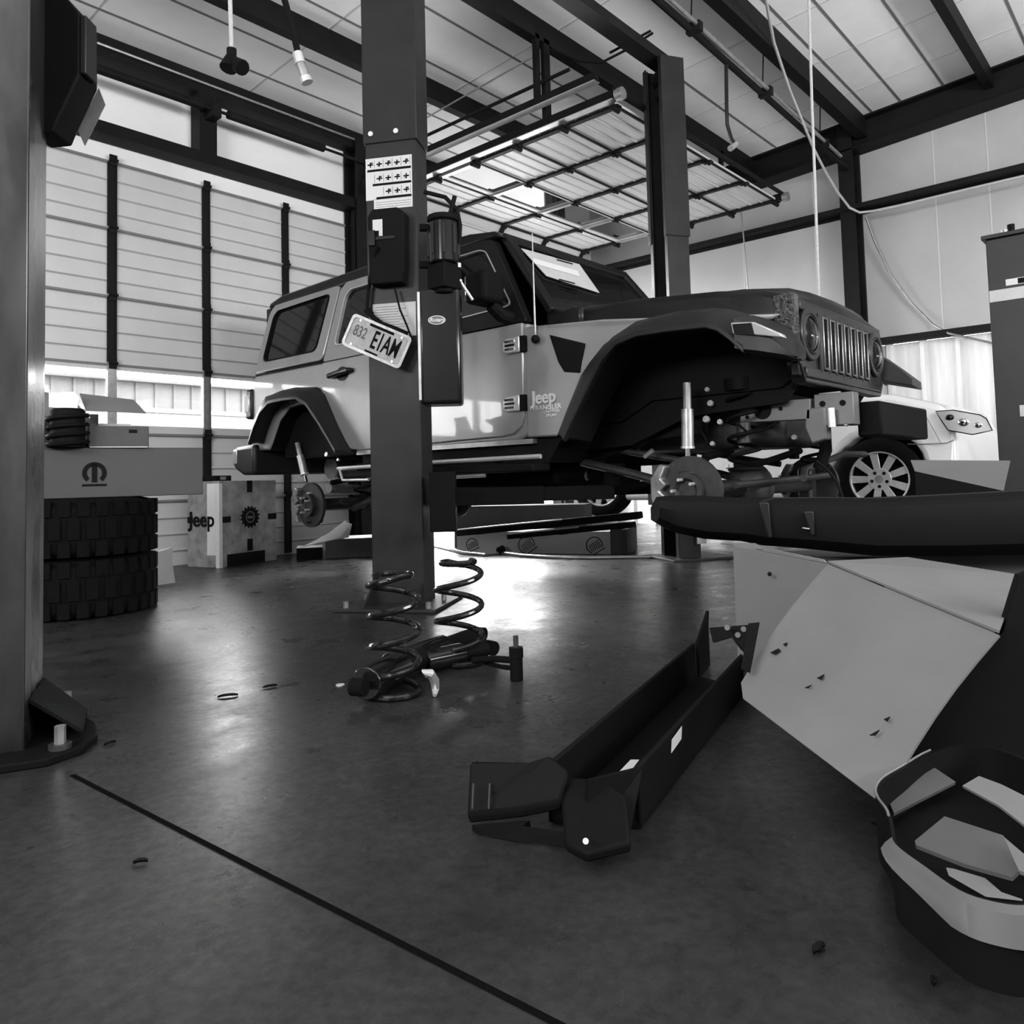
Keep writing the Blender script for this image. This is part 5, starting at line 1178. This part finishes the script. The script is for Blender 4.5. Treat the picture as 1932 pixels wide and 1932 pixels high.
for (yy, lab_) in ((yw, 0), (yw+2.62, 1)):
    c_ = Vector((WX+.05, yy, zw))
    w_ = MB().lathe([(.20, -.10), (.235, -.095), (.30, -.09), (tyre_r, -.05), (tyre_r, .07), (.29, .09), (.235, .095), (.215, .09)], c_, axd, 44).build('tyre', M_rubber, wc)
    Mw2 = frame(c_+axd*.075, Vector((-axd.y, axd.x, 0))*-1 if False else Vector((0, 0, 1)).cross(axd), (0, 0, 1))
    b = MB(Mw2)
    b.ring([(.222*math.cos(t), .222*math.sin(t)) for t in [2*math.pi*k/40 for k in range(40)]], [(.202*math.cos(t), .202*math.sin(t)) for t in [2*math.pi*k/40 for k in range(40)]], -.05, .012, 'Z')
    for k in range(9):
        a = 2*math.pi*k/9+.35
        u2 = Vector((math.cos(a), math.sin(a), 0)); v2 = Vector((-u2.y, u2.x, 0))
        b.slab([u2*.04-v2*.022, u2*.206-v2*.030, u2*.206+v2*.030, u2*.04+v2*.022], .016, (0, 0, -1))
    b.cyl((0, 0, -.02), (0, 0, .004), .085, 28)
    r_ = b.build('rim', M_bright, w_, bevel=.002)
    MB(Mw2).cyl((0, 0, .004), (0, 0, .008), .030, 20).build('centre_cap', M_galv, w_)
    for k in range(5):
        a = 2*math.pi*k/5+.9; MB(Mw2).cyl((.056*math.cos(a), .056*math.sin(a), .0), (.056*math.cos(a), .056*math.sin(a), .0055), .013, 12).build('nut_recess', M_blackgloss, w_)
    MB(Mw2).cyl((0, 0, -.07), (0, 0, -.055), .2, 30).build('wheel_backing', M_black, w_)
hlq = [(1766, 776), (1800, 774), (1850, 783), (1862, 790), (1873, 812), (1850, 817), (1835, 820), (1790, 812), (1778, 795)]
def wside(px, py, off=0.0):
    q = P(px, py, X=WX+.02); 
    for _ in range(6):
        k = max(0, q.z-zw-.35)*.35+0; q = P(px, py, X=WX-.004-off+k)
    return q
hq = [wside(*p, .006)+Vector((0, 0, 0)) for p in hlq]
hlmp = MB().slab(hq, .012, (-1, -.2, .3)).build('headlamp', M_lens, wc)
hc_ = sum(hq, Vector())/len(hq)
for px_, py_, r_ in ((1792, 788, .030), (1818, 797, .038), (1846, 802, .026)):
    MB().ball(wside(px_, py_, .02), r_, 10, (.4, 1, .8)).build('lamp_reflector', M_chrome if px_ != 1792 else M_blackgloss, hlmp)
b = MB(); b.tube([p+Vector((-.013, 0, .0)) for p in hq], .004, 6, closed=True); b.build('lamp_edge', M_black, hlmp)
b = MB(); b.tube([wside(*p, .0) for p in ((1712, 838), (1740, 838), (1786, 836), (1800, 830))], .003, 5); b.build('panel_gap', M_greyink, wc)
b = MB(); b.tube([wside(*p, .0) for p in ((1740, 773), (1775, 836))], .002, 5); b.build('panel_gap', M_greyink, wc)
rl = thing('lift_column', 'dark lift column with a pale warning band, in front of the white car', 'lift column', (5.45, .98, 0))
r0_ = P(1868, 470, X=5.30); yA = P(1868, 600, X=5.30).y
Mr2 = rotz((5.30, yA, 0), 0)
hT = P(1868, 452, X=5.30).z
pl = [(0, 0), (0, -.215), (.26, -.215), (.26, -.17), (.25, -.17), (.25, -.203), (.012, -.203), (.012, -.012), (.25, -.012), (.25, -.045), (.26, -.045), (.26, 0)]
b = MB(Mr2); b.loft([[(p[0], p[1], 0) for p in pl], [(p[0], p[1], hT) for p in pl]]); rcol = b.build('column', M_postdark, rl, bevel=.006)
MB(Mr2).box((-.02, -.235, hT), (.28, .02, hT+.025)).build('top_plate', M_postdark, rl, bevel=.004)
MB(Mr2).cyl((.08, -.12, hT+.025), (.08, -.12, hT+.085), .020, 10).build('cable_stud', M_blacksteel, rl); MB(Mr2).cyl((.06, -.09, hT+.025), (.06, -.09, hT+.055), .018, 10).build('nut', M_galv, rl)
def rz_(py): return P(1890, py, X=5.30).z
MB(Mr2).box((-.004, -.21, rz_(568)), (0, -.004, rz_(546))).build('warning_band', M_paper, rl)
MB(Mr2).box((-.004, -.20, rz_(541)), (0, -.09, rz_(529))).build('small_label', M_sticker, rl); MB(Mr2).box((-.005, -.19, rz_(540)), (-.004, -.15, rz_(530))).build('label_print', M_ink, rl)
MB(Mr2).box((-.005, -.30, rz_(788)), (.0, -.12, rz_(767))).build('lower_label', M_paper, rl)
MB(Mr2).box((-.2, -.42, 0), (.45, .2, .02)).build('base_plate', M_blacksteel, rl)
MB(Mr2).box((.02, -.19, .06), (.40, -.02, .30)).build('carriage', M_blacksteel, rl)
for y2 in (1.9, 3.9):
    p0_ = Vector((5.62, yA-.1, .16)); p1_ = Vector((6.95, y2, .16)); 
    dd2 = (p1_-p0_); Ma2 = frame(p0_, dd2, Vector((0, 0, 1)).cross(dd2))
    a2 = MB(Ma2).box((0, -.05, -.05), (dd2.length, .05, .05)).build('swing_arm', M_blacksteel, rl)
    MB(Ma2).cyl((dd2.length-.06, 0, .05), (dd2.length-.06, 0, bz+.02-.16), .05, 14).build('lifting_pad', M_rubber, a2)

# ------------------------------------------------------------------ hanging things
def top_z(p): return cz(p.y)
def hang(name, lab, cat, pts, r_, m, par=None): return tag(MB().tube(pts, r_, 8).build(name, m), lab, cat)
a_ = P(435, 85, D=3.6); a0_ = Vector((a_.x, a_.y, cz(a_.y)))
pg = thing('hanging_outlet', 'black outlet head hanging from the roof on a pale cord', 'cord drop', a_)
q = P(436, 128, D=3.6)
MB().tube([P(434, -60, D=3.6)+Vector((0, 0, .6)), P(434, 0, D=3.6), P(437, 95, D=3.6)], .010, 8).build('cord', M_rope, pg)
b = MB(); b.tube([P(437, 92, D=3.6), P(437, 112, D=3.6)], .022, 10); b.build('strain_relief', M_black, pg)
MB().tube([P(437, 108, D=3.6), P(430, 130, D=3.58)], [.026, .040], 12).build('outlet_head', M_black, pg, bevel=.004)
MB().tube([P(440, 118, D=3.6), P(458, 128, D=3.56)], [.03, .036], 12).build('outlet_head', M_black, pg, bevel=.004)
ah = thing('air_hose', 'dark air hose hanging from the roof with a bright quick coupling', 'air hose', P(575, 155, D=3.3))
MB().tube([P(505, -120, D=3.3)+Vector((0, 0, .3)), P(520, -60, D=3.3), P(537, 0, D=3.3), P(552, 55, D=3.3), P(562, 100, D=3.3)], .014, 10).build('hose', M_black, ah)
b = MB(); b.cyl(P(561, 100, D=3.3), P(567, 120, D=3.3), .022, 12); b.build('coupling', M_bright, ah)
b = MB(); b.cyl(P(567, 121, D=3.3), P(576, 146, D=3.3), .020, 12); b.build('coupling', M_galv, ah)
b = MB(); b.cyl(P(576, 146, D=3.3), P(580, 156, D=3.3), .025, 12); b.build('coupling', M_bright, ah)
hang('hanging_rope', 'pale rope hanging straight down behind the bonnet of the grey vehicle', 'rope', [P(1522, -90, X=5.9)+Vector((0, 0, .2)), P(1526, 0, X=5.9), P(1532, 200, X=5.9), P(1537, 330, X=5.9), P(1546, 590, X=5.9)], .011, M_rope)
hang('slanting_cable', 'pale cable slanting from the roof to the wall column and along the girt', 'cable', [P(1441, -30, X=5.6), P(1445, 0, X=5.85), P(1460, 80, X=6.5), P(1490, 170, X=7.1), P(1535, 280, X=7.9), P(1558, 325, X=8.3), P(1580, 362, X=8.65), P(1603, 392, X=8.90), P(1622, 401, X=8.93), P(1648, 398, X=8.93), P(1700, 387, X=8.93), P(1800, 363, X=8.93), P(1932, 332, X=8.93)], .013, M_rope)
hang('drooping_cable', 'grey cable drooping from the wall column to the lower girt', 'cable', [P(1634, 410, X=9.1), P(1650, 455, X=9.15), P(1680, 518, X=9.18), P(1720, 572, X=9.2), P(1760, 612, X=9.2), P(1790, 629, X=9.10), P(1840, 640, X=9.1), P(1875, 648, X=9.1)], .012, M_galv)
hang('thin_pull_cord', 'thin cord hanging in front of the right wall beside the far column', 'cord', [P(1398, 396, X=8.2), P(1405, 470, X=8.2), P(1411, 545, X=8.2)], .008, M_galv)
dr = thing('air_drop', 'dark air line dropping from the roof pipe beside the far column', 'air line', P(1385, 282, Y=2.87))
MB().tube([P(1370, 118, Y=2.87), P(1371, 200, Y=2.87), P(1372, 235, Y=2.87), P(1380, 262, Y=2.87), P(1384, 268, Y=2.87)], .016, 8).build('hose', M_postdark, dr)
MB().cyl(P(1378, 280, Y=2.87), P(1388, 272, Y=2.87), .026, 10).build('coupling', M_bright, dr)
rp = thing('roof_pipe', 'pair of dark pipes running under the roof to the wall column', 'pipe', (7, 2.9, 4.2))
e1_ = P(1597, 318, X=8.97); e0_ = P(1243, 3, Y=e1_.y); d_ = (e1_-e0_); e0b = e0_-d_*.6
MB().tube([e0b, e1_], .028, 10).build('pipe', M_steel_dark, rp)
MB().tube([e0b+Vector((0, -.06, .03)), e1_+Vector((-.35, -.06, .02))], .018, 10).build('pipe', M_galv, rp)
for t_ in (.12, .45, .8):
    q = e0_+d_*t_; MB().tube([q, (q.x, q.y-.03, cz(q.y))], .006, 6).build('hanger_rod', M_steel_dark, rp)
    MB().box((q.x-.03, q.y-.09, q.z-.035), (q.x+.03, q.y+.03, q.z+.04)).build('clamp', M_steel_dark, rp)
# small things on the floor
for i, (x, y, s_, a, lab) in enumerate(((430, 1315, .030, .2, 'double curled dry leaf in the bright streak on the floor'), (510, 1297, .024, .5, 'dry leaf right of the double curled leaf on the floor'), (207, 1405, .018, 1.0, 'dry leaf beside the left lift column base'), (265, 1630, .012, .1, 'tiny dry leaf on the dark floor left of the joint line'), (1545, 1795, .016, .6, 'crumpled dry leaf on the floor left of the plastic tub'), (1762, 1858, .010, .9, 'dry leaf near the bottom right on the speckled floor'))):
    c_ = P(x, y, Z=0); b = MB(rotz((c_.x, c_.y, .001), math.degrees(a)-40))
    n_l = 10; top = []
    for k in range(n_l+1):
        t_ = k/n_l; wd = s_*.42*math.sin(math.pi*t_)*(1+.25*math.sin(9*t_))
        top.append((t_*2*s_-s_, wd, .002+.002*math.sin(math.pi*t_)))
    vs = []
    for p in top: vs += [(p[0], p[1], p[2]+.004), (p[0], 0, p[2]), (p[0], -p[1], p[2]+.003)]
    vs2 = [(v[0], v[1], v[2]-.002) for v in vs]
    fs = []; N = len(vs)
    for k in range(n_l):
        for j in (0, 1):
            q = (3*k+j, 3*k+j+1, 3*k+j+4, 3*k+j+3); fs.append(q); fs.append(tuple(N+t for t in q[::-1]))
    b.add(vs+vs2, fs); tag(b.build('dry_leaf', M_leaf), lab, 'leaf', 'dry leaves on the floor')
c_ = P(642, 1293, Z=0); tag(MB().lathe([(.005, 0), (.014, 0), (.014, .003), (.005, .003), (.005, 0)], (c_.x, c_.y, .0), (0, 0, 1), 20).build('washer', M_sticker), 'small pale washer on the floor left of the springs', 'washer')
